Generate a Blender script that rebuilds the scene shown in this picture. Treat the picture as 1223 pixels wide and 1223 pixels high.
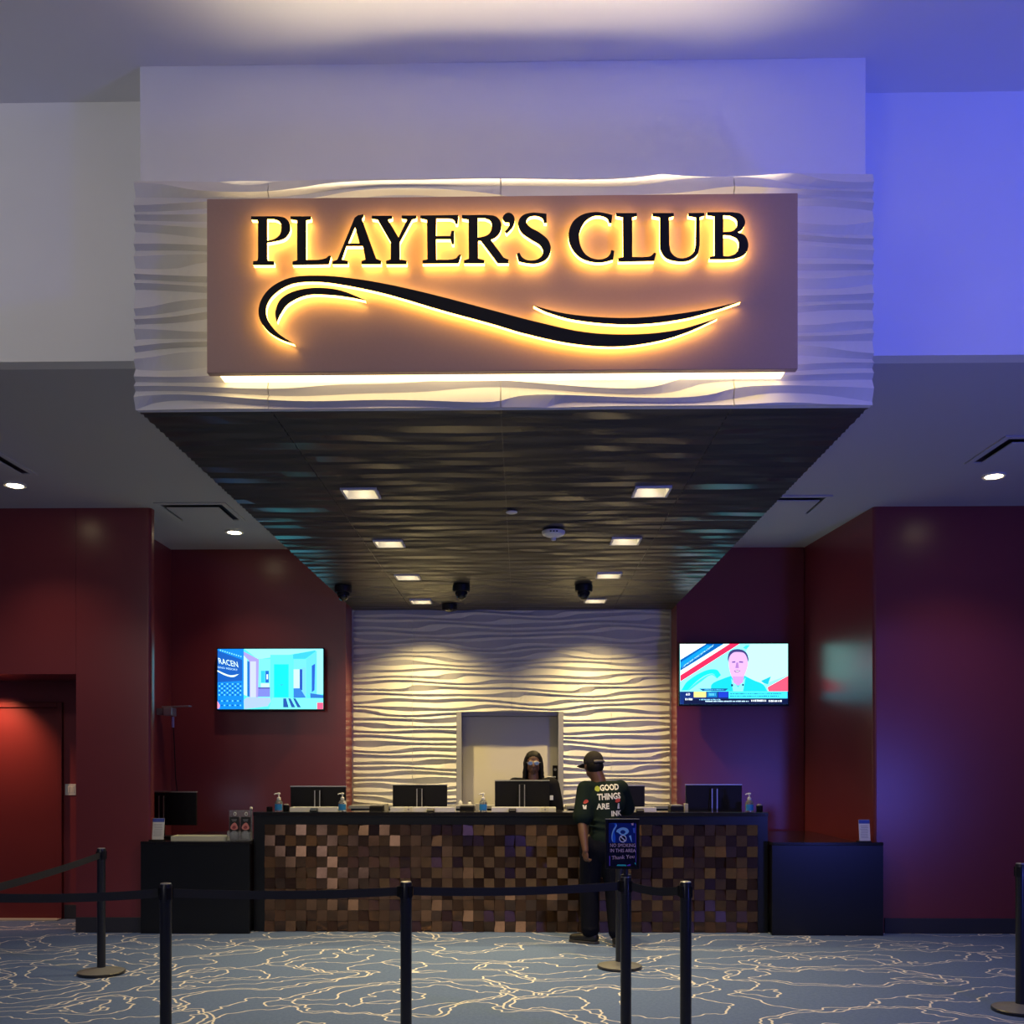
import bpy, bmesh, math, random
from mathutils import Vector, Matrix, Euler
from mathutils.geometry import tessellate_polygon
from mathutils.bvhtree import BVHTree

random.seed(7)
PI = math.pi
for o in list(bpy.data.objects):
    bpy.data.objects.remove(o)
S = bpy.context.scene
COL = S.collection

# ------------------------------------------------------------------ camera
EYE, FPX, CX, CY, YAW = 1.65, 1178.0, 601.4, 913.0, math.radians(1.0)
cd = bpy.data.cameras.new('camera')
cam = bpy.data.objects.new('camera', cd)
COL.objects.link(cam)
cam.location = (0, 0, EYE)
cam.rotation_euler = (PI / 2, 0, YAW)
cd.sensor_fit = 'HORIZONTAL'
cd.sensor_width = 36.0
cd.lens = FPX / 1223.0 * 36.0
cd.shift_x = (611.5 - CX) / 1223.0
cd.shift_y = (CY - 611.5) / 1223.0
cd.clip_start = 0.05
S.camera = cam

# ------------------------------------------------------------------ world, large lights, exposure
W = bpy.data.worlds.new('world')
S.world = W
W.use_nodes = True
W.node_tree.nodes['Background'].inputs[0].default_value = (0.24, 0.26, 0.48, 1)
W.node_tree.nodes['Background'].inputs[1].default_value = 0.07
S.view_settings.view_transform = 'Standard'
S.view_settings.look = 'None'
S.view_settings.exposure = 0.12
S.view_settings.gamma = 1.0
S.view_settings.use_curve_mapping = False


def area_light(name, loc, target, size, power, color, sy=None):
    d = bpy.data.lights.new(name, 'AREA')
    d.shape = 'RECTANGLE'
    d.size = size
    d.size_y = sy or size
    d.energy = power
    d.color = color
    o = bpy.data.objects.new(name, d)
    COL.objects.link(o)
    o.location = loc
    o.rotation_euler = (Vector(target) - Vector(loc)).to_track_quat('-Z', 'Y').to_euler()
    return o


# coloured casino lighting of the hall, plus unseen lamps added as fill
def spot_light(name, loc, target, cone, power, color, radius):
    d = bpy.data.lights.new(name, 'SPOT')
    d.energy, d.color, d.shadow_soft_size = power, color, radius
    d.spot_size, d.spot_blend = math.radians(cone), 1.0
    o = bpy.data.objects.new(name, d)
    COL.objects.link(o)
    o.location = loc
    o.rotation_euler = (Vector(target) - Vector(loc)).to_track_quat('-Z', 'Y').to_euler()
    return o


spot_light('blue_hall_light', (4.5, 2.0, 5.6), (2.2, 6.1, 4.6), 105, 330, (0.10, 0.13, 1.0), 0.25)
spot_light('blue_screen_light', (5.2, 1.6, 1.0), (3.4, 6.6, 5.2), 110, 500, (0.11, 0.14, 1.0), 0.35)
area_light('hall_light', (-4.2, -2.0, 3.4), (-2.0, 6.0, 4.4), 2.2, 34, (1.0, 0.95, 0.92))
spot_light('wall_fill_spot', (-5.6, 2.6, 5.55), (-4.2, 6.1, 4.7), 105, 125, (1.0, 0.95, 0.88), 0.3)  # unseen spot added to brighten the upper left wall
for hx_, hy_ in ((-3.0, 2.2), (0.0, 2.2), (3.0, 2.2), (-1.5, -1.2), (1.5, -1.2)):
    d_ = area_light('tile_glint_fill', (hx_, hy_, 5.76), (hx_, hy_, 0), 0.5, 7, (1.0, 0.86, 0.66))  # unseen discs added as fill and for reflections in the tiles
    d_.data.shape = 'DISK'


# ------------------------------------------------------------------ pixel -> place
def U(px, py, Y):
    xc = (px - CX) / FPX
    yc = (CY - py) / FPX
    t = Y / (math.cos(YAW) + xc * math.sin(YAW))
    return t * (-math.sin(YAW) + xc * math.cos(YAW)), EYE + t * yc


def UZ(px, py, z):
    """point on the horizontal plane at height z"""
    xc = (px - CX) / FPX
    yc = (CY - py) / FPX
    t = (z - EYE) / yc
    return (t * (-math.sin(YAW) + xc * math.cos(YAW)), t * (math.cos(YAW) + xc * math.sin(YAW)))


# ------------------------------------------------------------------ materials
MATS = {}


def srgb(r, g, b):
    f = lambda c: (c / 255 / 12.92) if c / 255 <= 0.04045 else ((c / 255 + 0.055) / 1.055) ** 2.4
    return (f(r), f(g), f(b))


def mat(name, col, rough=0.5, metal=0.0, spec=0.5, emit=None, estr=0.0, noise=0.0, nscale=20.0,
        bump=0.0, bscale=120.0, trans=0.0, coat=0.0, alpha=1.0):
    if name in MATS:
        return MATS[name]
    m = bpy.data.materials.new(name)
    m.use_nodes = True
    nt = m.node_tree
    b = nt.nodes['Principled BSDF']
    b.inputs['Base Color'].default_value = (*col, 1)
    b.inputs['Roughness'].default_value = rough
    b.inputs['Metallic'].default_value = metal
    b.inputs['Specular IOR Level'].default_value = spec
    b.inputs['Transmission Weight'].default_value = trans
    b.inputs['Coat Weight'].default_value = coat
    b.inputs['Alpha'].default_value = alpha
    if emit:
        b.inputs['Emission Color'].default_value = (*emit, 1)
        b.inputs['Emission Strength'].default_value = estr
    if noise or bump:
        tc = nt.nodes.new('ShaderNodeTexCoord')
    if noise:
        n = nt.nodes.new('ShaderNodeTexNoise')
        n.inputs['Scale'].default_value = nscale
        n.inputs['Detail'].default_value = 4
        nt.links.new(tc.outputs['Object'], n.inputs['Vector'])
        mx = nt.nodes.new('ShaderNodeMixRGB')
        mx.inputs[1].default_value = (*[c * (1 - noise) for c in col], 1)
        mx.inputs[2].default_value = (*[min(1, c * (1 + noise)) for c in col], 1)
        nt.links.new(n.outputs['Fac'], mx.inputs[0])
        nt.links.new(mx.outputs[0], b.inputs['Base Color'])
    if bump:
        n2 = nt.nodes.new('ShaderNodeTexNoise')
        n2.inputs['Scale'].default_value = bscale
        n2.inputs['Detail'].default_value = 3
        nt.links.new(tc.outputs['Object'], n2.inputs['Vector'])
        bp = nt.nodes.new('ShaderNodeBump')
        bp.inputs['Strength'].default_value = bump
        bp.inputs['Distance'].default_value = 0.004
        nt.links.new(n2.outputs['Fac'], bp.inputs['Height'])
        nt.links.new(bp.outputs[0], b.inputs['Normal'])
    MATS[name] = m
    return m


def emis(rgb, k=1.0):
    name = 'screen_%02x%02x%02x_%d' % (*rgb, int(k * 100))
    if name in MATS:
        return MATS[name]
    m = bpy.data.materials.new(name)
    m.use_nodes = True
    b = m.node_tree.nodes['Principled BSDF']
    b.inputs['Base Color'].default_value = (0.01, 0.01, 0.01, 1)
    b.inputs['Roughness'].default_value = 0.3
    mean = sum(rgb) / 3
    b.inputs['Emission Color'].default_value = (*srgb(*[min(255, max(0, mean + (c - mean) * 1.05 - 4)) for c in rgb]), 1)
    b.inputs['Emission Strength'].default_value = k
    MATS[name] = m
    return m


WHITE = mat('white_paint', (0.78, 0.78, 0.80), 0.75, bump=0.05, noise=0.02, nscale=3)
CEIL = mat('ceiling_paint', (0.50, 0.50, 0.55), 0.85, bump=0.05)
RED = mat('red_paint', (0.215, 0.034, 0.042), 0.29, spec=0.6, noise=0.05, nscale=2.5, bump=0.10, bscale=70)
DOORRED = mat('red_door_paint', (0.17, 0.024, 0.026), 0.35, spec=0.4, bump=0.04)
WAVE = mat('wave_panel_white', (0.72, 0.71, 0.68), 0.45, spec=0.35, noise=0.03, nscale=8)
WAVEDARK = mat('wave_panel_charcoal', (0.056, 0.053, 0.051), 0.31, spec=0.6, noise=0.06, nscale=8)
BASEB = mat('rubber_baseboard', (0.035, 0.035, 0.045), 0.45)
COPPER = mat('copper_panel', (0.42, 0.28, 0.23), 0.45, metal=0.25, noise=0.04, nscale=60)
BLACK = mat('black_acrylic', (0.010, 0.010, 0.011), 0.5, spec=0.25)
BLKLAM = mat('black_laminate', (0.007, 0.008, 0.012), 0.30, spec=0.4, noise=0.2, nscale=200)
BLKTOP = mat('black_stone_top', (0.014, 0.013, 0.016), 0.12, spec=0.5, noise=0.3, nscale=300)
BLKPL = mat('black_plastic', (0.008, 0.008, 0.011), 0.45, spec=0.25, bump=0.03)
BLKMET = mat('black_powder_coat', (0.012, 0.013, 0.022), 0.30, spec=0.6, bump=0.02, bscale=400)
BELT = mat('black_webbing', (0.016, 0.017, 0.026), 0.75, bump=0.3, bscale=500)
SILVER = mat('brushed_silver', (0.55, 0.55, 0.56), 0.35, metal=0.8)
STEELBASE = mat('base_cover', (0.26, 0.27, 0.28), 0.45, metal=0.3)
LEDW = mat('led_acrylic', (0.8, 0.7, 0.5), 0.5, emit=(1.0, 0.56, 0.10), estr=10.0)
LEDP = mat('led_perimeter', (0.8, 0.75, 0.6), 0.5, emit=(1.0, 0.74, 0.34), estr=4.0)
LENS = mat('lamp_lens', (0.9, 0.85, 0.7), 0.4, emit=(1.0, 0.82, 0.50), estr=14.0)
TRIMW = mat('lamp_trim_white', (0.75, 0.74, 0.70), 0.4)
CREAM = mat('cream_door_paint', (0.70, 0.66, 0.55), 0.5, bump=0.03)
FRAMEG = mat('grey_frame_paint', (0.36, 0.36, 0.40), 0.4)
PAPER = mat('white_paper', (0.80, 0.80, 0.78), 0.6)
BLUEINK = mat('blue_ink', (0.05, 0.09, 0.45), 0.5)
GREYINK = mat('grey_ink', (0.35, 0.35, 0.38), 0.5)
SANI = mat('blue_label', (0.03, 0.25, 0.62), 0.4)
CLEAR = mat('clear_plastic', (0.85, 0.90, 0.95), 0.08, trans=0.85, spec=0.5)
PUMPW = mat('white_plastic', (0.80, 0.79, 0.74), 0.35)
GREYTOP = mat('grey_laminate', (0.30, 0.30, 0.31), 0.4)
SKIN = mat('skin', (0.125, 0.060, 0.038), 0.45, noise=0.12, nscale=14, bump=0.05)
SHIRT = mat('dark_green_cotton', (0.010, 0.019, 0.018), 0.9, spec=0.08, bump=0.4, bscale=90)
PANTS = mat('navy_trousers', (0.006, 0.007, 0.014), 0.85, spec=0.08, bump=0.4, bscale=60)
SHOE = mat('black_shoe', (0.012, 0.011, 0.012), 0.4)
CAPM = mat('grey_cap', (0.040, 0.036, 0.032), 0.85, spec=0.08, bump=0.3, bscale=120)
HAIR = mat('black_hair', (0.006, 0.005, 0.005), 0.6, spec=0.2, bump=0.5, bscale=150)
JACKET = mat('black_jacket', (0.010, 0.010, 0.012), 0.8, spec=0.08, bump=0.4, bscale=50)
GLOVEW = mat('print_white', (0.75, 0.76, 0.72), 0.7)
LEAF = mat('print_green', (0.35, 0.42, 0.05), 0.7)
PRED = mat('print_red', (0.45, 0.05, 0.04), 0.7)


# ------------------------------------------------------------------ mesh helpers
ORG = {}


class MB:
    def __init__(s):
        s.v, s.f, s.m = [], [], []

    def add(s, vs, fs, mi=0):
        b = len(s.v)
        s.v += [tuple(p) for p in vs]
        s.f += [tuple(i + b for i in f) for f in fs]
        s.m += [mi] * len(fs)
        return s

    def box(s, x0, x1, y0, y1, z0, z1, mi=0):
        vs = [(x, y, z) for z in (z0, z1) for y in (y0, y1) for x in (x0, x1)]
        return s.add(vs, [(0, 2, 3, 1), (4, 5, 7, 6), (0, 1, 5, 4), (2, 6, 7, 3), (0, 4, 6, 2), (1, 3, 7, 5)], mi)

    def obox(s, c, d, R, mi=0):
        """oriented box: centre, half-size, 3x3 matrix"""
        vs = [Vector(c) + R @ Vector((x * d[0], y * d[1], z * d[2])) for z in (-1, 1) for y in (-1, 1) for x in (-1, 1)]
        return s.add(vs, [(0, 2, 3, 1), (4, 5, 7, 6), (0, 1, 5, 4), (2, 6, 7, 3), (0, 4, 6, 2), (1, 3, 7, 5)], mi)

    def prism_z(s, poly, z0, z1, mi=0):
        n = len(poly)
        vs = [(x, y, z0) for x, y in poly] + [(x, y, z1) for x, y in poly]
        fs = [tuple(range(n))[::-1], tuple(range(n, 2 * n))] + [(i, (i + 1) % n, n + (i + 1) % n, n + i) for i in range(n)]
        return s.add(vs, fs, mi)

    def prism_y(s, loops, y0, y1, mi=0, caps=(True, True)):
        """loops (first outer, then holes) in X,Z; extruded from y0 (front) to y1 (back)"""
        tris = tessellate_polygon([[Vector((x, z, 0)) for x, z in l] for l in loops])
        flat = [p for l in loops for p in l]
        n = len(flat)
        vs = [(x, y0, z) for x, z in flat] + [(x, y1, z) for x, z in flat]
        fs = []
        if caps[0]:
            fs += [tuple(t) for t in tris]
        if caps[1]:
            fs += [tuple(i + n for i in t[::-1]) for t in tris]
        b = 0
        for l in loops:
            k = len(l)
            fs += [(b + i, b + (i + 1) % k, n + b + (i + 1) % k, n + b + i) for i in range(k)]
            b += k
        return s.add(vs, fs, mi)

    def tube(s, path, radii, n=12, mi=0, caps=True):
        path = [Vector(p) for p in path]
        if not isinstance(radii, (list, tuple)):
            radii = [radii] * len(path)
        rings = []
        up = None
        for i, p in enumerate(path):
            t = (path[min(i + 1, len(path) - 1)] - path[max(i - 1, 0)]).normalized()
            if up is None:
                up = Vector((0, 0, 1)) if abs(t.z) < 0.9 else Vector((1, 0, 0))
            a = t.cross(up).normalized()
            bb = a.cross(t).normalized()
            up = bb
            rings.append([p + (a * math.cos(2 * PI * k / n) + bb * math.sin(2 * PI * k / n)) * radii[i] for k in range(n)])
        vs = [q for r in rings for q in r]
        fs = []
        for i in range(len(path) - 1):
            fs += [(i * n + k, i * n + (k + 1) % n, (i + 1) * n + (k + 1) % n, (i + 1) * n + k) for k in range(n)]
        if caps:
            fs += [tuple(range(n))[::-1], tuple(range((len(path) - 1) * n, len(path) * n))]
        return s.add(vs, fs, mi)

    def lathe(s, prof, c=(0, 0, 0), n=24, mi=0):
        """profile of (radius, z) turned about the vertical axis through c"""
        vs, fs = [], []
        for r, z in prof:
            vs += [(c[0] + r * math.cos(2 * PI * k / n), c[1] + r * math.sin(2 * PI * k / n), c[2] + z) for k in range(n)]
        for i in range(len(prof) - 1):
            fs += [(i * n + k, i * n + (k + 1) % n, (i + 1) * n + (k + 1) % n, (i + 1) * n + k) for k in range(n)]
        fs += [tuple(range(n))[::-1], tuple(range((len(prof) - 1) * n, len(prof) * n))]
        return s.add(vs, fs, mi)

    def ell(s, c, r, R=None, n=16, m=10, mi=0):
        c = Vector(c)
        if not isinstance(r, (tuple, list)):
            r = (r, r, r)
        vs = []
        for i in range(1, m):
            th = PI * i / m
            for k in range(n):
                ph = 2 * PI * k / n
                p = Vector((r[0] * math.sin(th) * math.cos(ph), r[1] * math.sin(th) * math.sin(ph), r[2] * math.cos(th)))
                vs.append(c + (R @ p if R else p))
        top, bot = Vector((0, 0, r[2])), Vector((0, 0, -r[2]))
        vs.append(c + (R @ top if R else top))
        vs.append(c + (R @ bot if R else bot))
        it, ib = len(vs) - 2, len(vs) - 1
        fs = []
        for i in range(m - 2):
            fs += [(i * n + k, (i + 1) * n + k, (i + 1) * n + (k + 1) % n, i * n + (k + 1) % n) for k in range(n)]
        fs += [(it, k, (k + 1) % n) for k in range(n)]
        fs += [(ib, (m - 2) * n + (k + 1) % n, (m - 2) * n + k) for k in range(n)]
        return s.add(vs, fs, mi)

    def limb(s, pts, rad, n=16, mi=0):
        """tapered limb with round joints"""
        s.tube(pts, rad, n, mi)
        for p, r in zip(pts, rad):
            s.ell(p, r, n=n, m=10, mi=mi)
        return s

    def build(s, name, mats, parent=None, smooth=None, bev=0.0, origin=None):
        if not isinstance(mats, (list, tuple)):
            mats = [mats]
        me = bpy.data.meshes.new(name)
        if parent is not None:
            og = Vector(ORG[parent.name])
        elif origin is not None:
            og = Vector(origin)
        else:
            xs, ys, zs = zip(*s.v)
            og = Vector(((min(xs) + max(xs)) / 2, (min(ys) + max(ys)) / 2, min(zs)))
        me.from_pydata([Vector(p) - og for p in s.v], [], s.f)
        for m in mats:
            me.materials.append(m)
        if len(mats) > 1:
            me.polygons.foreach_set('material_index', s.m)
        me.update()
        if smooth:
            me.shade_smooth()
            me.set_sharp_from_angle(angle=math.radians(smooth))
        o = bpy.data.objects.new(name, me)
        COL.objects.link(o)
        if parent is not None:
            o.parent = parent
        else:
            o.location = og
        ORG[o.name] = og
        if bev:
            b = o.modifiers.new('bevel', 'BEVEL')
            b.width = bev
            b.segments = 2
            b.limit_method = 'ANGLE'
        return o


def thing(name, label, cat, loc=(0, 0, 0), group=None):
    o = bpy.data.objects.new(name, None)
    COL.objects.link(o)
    o.location = loc
    o.empty_display_size = 0.1
    ORG[o.name] = Vector(loc)
    return tag(o, label, cat, group)


def tag(o, label, cat, group=None):
    o['label'] = label
    o['category'] = cat
    if group:
        o['group'] = group
    return o


def struct(o, label=None, cat=None):
    o['kind'] = 'structure'
    if label:
        o['label'] = label
    if cat:
        o['category'] = cat
    return o


def copy_tree(o, parent=None, loc=None, label=None):
    c = o.copy()
    COL.objects.link(c)
    c.parent = parent
    if loc is not None:
        c.location = loc
        ORG[c.name] = Vector(loc)
    if label:
        c['label'] = label
    for ch in [x for x in bpy.data.objects if x.parent == o]:
        copy_tree(ch, c)
    return c


def smooth_path(pts, n=8, closed=True):
    """corner points (x,y) are joined straight, points (x,y,1) by a smooth curve"""
    P = [Vector(p[:2]) for p in pts]
    sm = [len(p) > 2 for p in pts]
    N = len(P)
    out = []
    for i in range(N if closed else N - 1):
        j = (i + 1) % N
        a, b = P[i], P[j]
        if not sm[i] and not sm[j]:
            out.append(tuple(a))
            continue
        ch = b - a
        L = ch.length

        def tang(k):
            if not sm[k]:
                return ch
            d = P[(k + 1) % N] - P[k - 1]
            return d.normalized() * L if d.length else ch
        t0, t1 = tang(i), tang(j)
        for q in range(n):
            t = q / n
            h = ((2 * t ** 3 - 3 * t ** 2 + 1) * a + (t ** 3 - 2 * t ** 2 + t) * t0 + (-2 * t ** 3 + 3 * t ** 2) * b + (t ** 3 - t ** 2) * t1)
            out.append(tuple(h))
    if not closed:
        out.append(tuple(P[-1]))
    return out


TEXTS = {}


def text_mesh(txt, shear=0.0, bold=0.0):
    """vertices (x,y) and faces of a line of lettering, cap height 1, starting at x = 0; also its width"""
    if (txt, shear, bold) in TEXTS:
        return TEXTS[(txt, shear, bold)]
    cu = bpy.data.curves.new('t', 'FONT')
    cu.body = txt
    cu.size = 1.0
    cu.resolution_u = 2
    cu.shear = shear
    cu.offset = bold
    ob = bpy.data.objects.new('t', cu)
    COL.objects.link(ob)
    dg = bpy.context.evaluated_depsgraph_get()
    me = bpy.data.meshes.new_from_object(ob.evaluated_get(dg))
    vs = [(v.co.x, v.co.y) for v in me.vertices]
    fs = [tuple(p.vertices) for p in me.polygons]
    bpy.data.objects.remove(ob)
    bpy.data.curves.remove(cu)
    bpy.data.meshes.remove(me)
    x0 = min(v[0] for v in vs)
    x1 = max(v[0] for v in vs)
    h = 0.70
    vs = [((x - x0) / h, y / h) for x, y in vs]
    TEXTS[(txt, shear, bold)] = (vs, fs, (x1 - x0) / h)
    return TEXTS[(txt, shear, bold)]


# ------------------------------------------------------------------ main planes of the place
Y_BOX, Y_BLOCK, Y_UPW = 5.10, 5.81, 6.12
Y_PIER, Y_CTR, Y_SIDE = 9.62, 9.70, 9.56
Y_TVW, Y_WAVE = 11.50, 11.90
Z_SOF, Z_CEIL, Z_UP = 3.50, 4.17, 5.79
XB0, XB1 = -2.015, 1.815
Z_BOXTOP = 4.69

# ------------------------------------------------------------------ floor
fl = MB().box(-9, 9, -4, 13, -0.1, 0).build('floor', mat('carpet', (0.1, 0.15, 0.2), 0.95), origin=(0, 0, 0))
struct(fl)


def carpet(m):
    nt = m.node_tree
    b = nt.nodes['Principled BSDF']
    b.inputs['Specular IOR Level'].default_value = 0.1
    L = nt.links.new
    tc = nt.nodes.new('ShaderNodeTexCoord')

    def math_(op, a, bb=None, c=None):
        n = nt.nodes.new('ShaderNodeMath')
        n.operation = op
        for i, v in enumerate((a, bb, c)):
            if v is None:
                continue
            if isinstance(v, (int, float)):
                n.inputs[i].default_value = v
            else:
                L(v, n.inputs[i])
        return n.outputs[0]

    def field(off, seed):
        a = nt.nodes.new('ShaderNodeVectorMath')
        a.operation = 'ADD'
        L(tc.outputs['Object'], a.inputs[0])
        a.inputs[1].default_value = (off[0] + seed, off[1] + seed * .7, 0)
        w = nt.nodes.new('ShaderNodeTexNoise')
        w.inputs['Scale'].default_value = 1.9
        w.inputs['Detail'].default_value = 3.0
        w.inputs['Roughness'].default_value = 0.53
        L(a.outputs[0], w.inputs['Vector'])
        s1 = nt.nodes.new('ShaderNodeVectorMath')
        s1.operation = 'MULTIPLY_ADD'
        L(w.outputs['Color'], s1.inputs[0])
        s1.inputs[1].default_value = (0.75, 0.75, 0)
        L(a.outputs[0], s1.inputs[2])
        sc = nt.nodes.new('ShaderNodeVectorMath')
        sc.operation = 'MULTIPLY'
        L(s1.outputs[0], sc.inputs[0])
        sc.inputs[1].default_value = (0.55, 0.95, 1)
        n = nt.nodes.new('ShaderNodeTexNoise')
        n.inputs['Scale'].default_value = 0.9
        n.inputs['Detail'].default_value = 1.0
        L(sc.outputs[0], n.inputs['Vector'])
        return n.outputs['Fac']

    def lines(seed, k, width, offs):
        e = 0.006
        n0, n1, n2 = field((0, 0), seed), field((e, 0), seed), field((0, e), seed)
        gx = math_('DIVIDE', math_('SUBTRACT', n1, n0), e)
        gy = math_('DIVIDE', math_('SUBTRACT', n2, n0), e)
        gy = math_('MULTIPLY', gy, 0.5)
        g = math_('SQRT', math_('ADD', math_('MULTIPLY', gx, gx), math_('MULTIPLY', gy, gy)))
        g = math_('MAXIMUM', g, 0.05)
        res = None
        for of in offs:
            fr = math_('FRACT', math_('MULTIPLY_ADD', n0, k, of))
            d = math_('ABSOLUTE', math_('SUBTRACT', fr, 0.5))
            d = math_('DIVIDE', d, math_('MULTIPLY', g, k))
            d = math_('MULTIPLY', d, 1 / width)
            res = d if res is None else math_('MINIMUM', res, d)
        return res
    l1 = lines(3.1, 10.0, 0.0105, (0.0,))
    l2 = lines(17.3, 6.5, 0.0105, (0.0, 0.17))
    d = math_('MINIMUM', math_('MINIMUM', l1, l2), 1.0)
    rmp = nt.nodes.new('ShaderNodeMapRange')
    rmp.inputs['From Min'].default_value = 0.55
    rmp.inputs['From Max'].default_value = 0.95
    rmp.inputs['To Min'].default_value = 1
    rmp.inputs['To Max'].default_value = 0
    L(d, rmp.inputs['Value'])
    pile = nt.nodes.new('ShaderNodeTexNoise')
    pile.inputs['Scale'].default_value = 38
    pile.inputs['Detail'].default_value = 6
    pile.inputs['Roughness'].default_value = 0.75
    L(tc.outputs['Object'], pile.inputs['Vector'])
    base = nt.nodes.new('ShaderNodeMixRGB')
    base.inputs[1].default_value = (0.078, 0.130, 0.30, 1)
    base.inputs[2].default_value = (0.205, 0.295, 0.54, 1)
    L(pile.outputs['Fac'], base.inputs[0])
    cmx = nt.nodes.new('ShaderNodeMixRGB')
    cmx.inputs[2].default_value = (0.86, 0.84, 0.82, 1)
    L(rmp.outputs[0], cmx.inputs[0])
    L(base.outputs[0], cmx.inputs[1])
    L(cmx.outputs[0], b.inputs['Base Color'])
    bp = nt.nodes.new('ShaderNodeBump')
    bp.inputs['Strength'].default_value = 0.4
    bp.inputs['Distance'].default_value = 0.005
    L(pile.outputs['Fac'], bp.inputs['Height'])
    L(bp.outputs[0], b.inputs['Normal'])


carpet(MATS['carpet'])

# ------------------------------------------------------------------ walls and ceilings
struct(MB().box(-9, 9, -4, Y_UPW + .2, Z_UP, Z_UP + .12).build('ceiling', WHITE))
struct(MB().box(-9, XB0 - 0.03, Y_UPW + .121, Y_TVW + .2, Z_CEIL, Z_CEIL + .12).build('ceiling_left', CEIL))
struct(MB().box(XB1 + 0.03, 9, Y_UPW + .121, Y_TVW + .2, Z_CEIL, Z_CEIL + .12).build('ceiling_right', CEIL))
struct(MB().box(-9, XB0 - .03, Y_UPW, Y_UPW + .12, Z_CEIL, Z_UP).build('wall_upper_left', WHITE))
struct(MB().box(XB1 + .03, 9, Y_UPW, Y_UPW + .12, Z_CEIL, Z_UP).build('wall_upper_right', WHITE))
xa, _ = U(167, 140, Y_BLOCK)
xb, _ = U(1034, 140, Y_BLOCK)
struct(MB().box(xa, xb, Y_BLOCK, Y_UPW + .1, 4.4, Z_UP).build('wall_upper_front', WHITE, bev=0.004))

# left pier with rounded corner, alcove side wall behind it, niche with a door
r = 0.035
cor = [(-3.63 - r + r * math.sin(a), Y_PIER + r - r * math.cos(a)) for a in [PI / 2 * k / 6 for k in range(7)]]
poly = [(-4.37, Y_PIER)] + cor + [(-3.63, 9.71), (-4.10, 9.71), (-4.10, Y_TVW + .1), (-4.37, Y_TVW + .1)]
struct(MB().prism_z(poly, 0, Z_CEIL).build('wall_left', RED, smooth=30))
_, zh = U(60, 805, Y_PIER)
struct(MB().box(-9, -4.372, Y_PIER, 10.46, zh, Z_CEIL).build('wall_left_header', RED))
struct(MB().box(-9, -4.372, 10.46, 10.62, 0, Z_CEIL).build('wall_left_niche', RED))
# right pier
xr, xr2 = U(1043, 800, Y_CTR)[0], U(960, 800, Y_TVW)[0]
cor = [(xr + r - r * math.cos(a), Y_CTR + r - r * math.sin(a)) for a in [PI / 2 * k / 6 for k in range(7)]]
struct(MB().prism_z(cor + [(9, Y_CTR), (9, Y_TVW + .1), (xr2, Y_TVW + .1)], 0, Z_CEIL).build('wall_right', RED, smooth=30))
# rear walls either side of the wave wall
XW0, XW1 = U(422, 800, Y_WAVE)[0], U(800, 800, Y_WAVE)[0]
struct(MB().box(-4.10, XW0 - .02, Y_TVW, 12.2, 0, Z_CEIL).build('wall_back_left', RED))
struct(MB().box(XW1 + .02, xr2, Y_TVW, 12.2, 0, Z_CEIL).build('wall_back_right', RED))
# baseboards
struct(MB().box(-4.37, U(168, 1100, Y_PIER)[0] + .05, Y_PIER - .014, Y_PIER, 0, 0.15).build('baseboard_left', BASEB, bev=0.004))
struct(MB().box(3.55, 9, Y_CTR - .014, Y_CTR, 0, 0.15).build('baseboard_right', BASEB, bev=0.004))
xn0 = U(76, 1090, 10.46)[0]
struct(MB().box(xn0 + .01, -4.372, 10.446, 10.46, 0, 0.15).build('baseboard_niche', BASEB, bev=0.004))

# ------------------------------------------------------------------ carved wave panels
PER = 0.074


def wphase(u, v):
    return (v / PER + 0.40 * math.sin(2 * PI * (u / 2.3 + 0.13) + 3.0 * math.sin(v * 7.3)) * math.sin(2 * PI * v / 0.31 + 1.1 * math.sin(u * 1.3))
            + 0.27 * math.sin(2 * PI * u / 1.25 + 9.1 * v + 0.6) * math.cos(2 * PI * v / 0.43 + 1.2 * u)
            + 0.20 * math.sin(0.9 * u + 0.9 * v))


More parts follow.
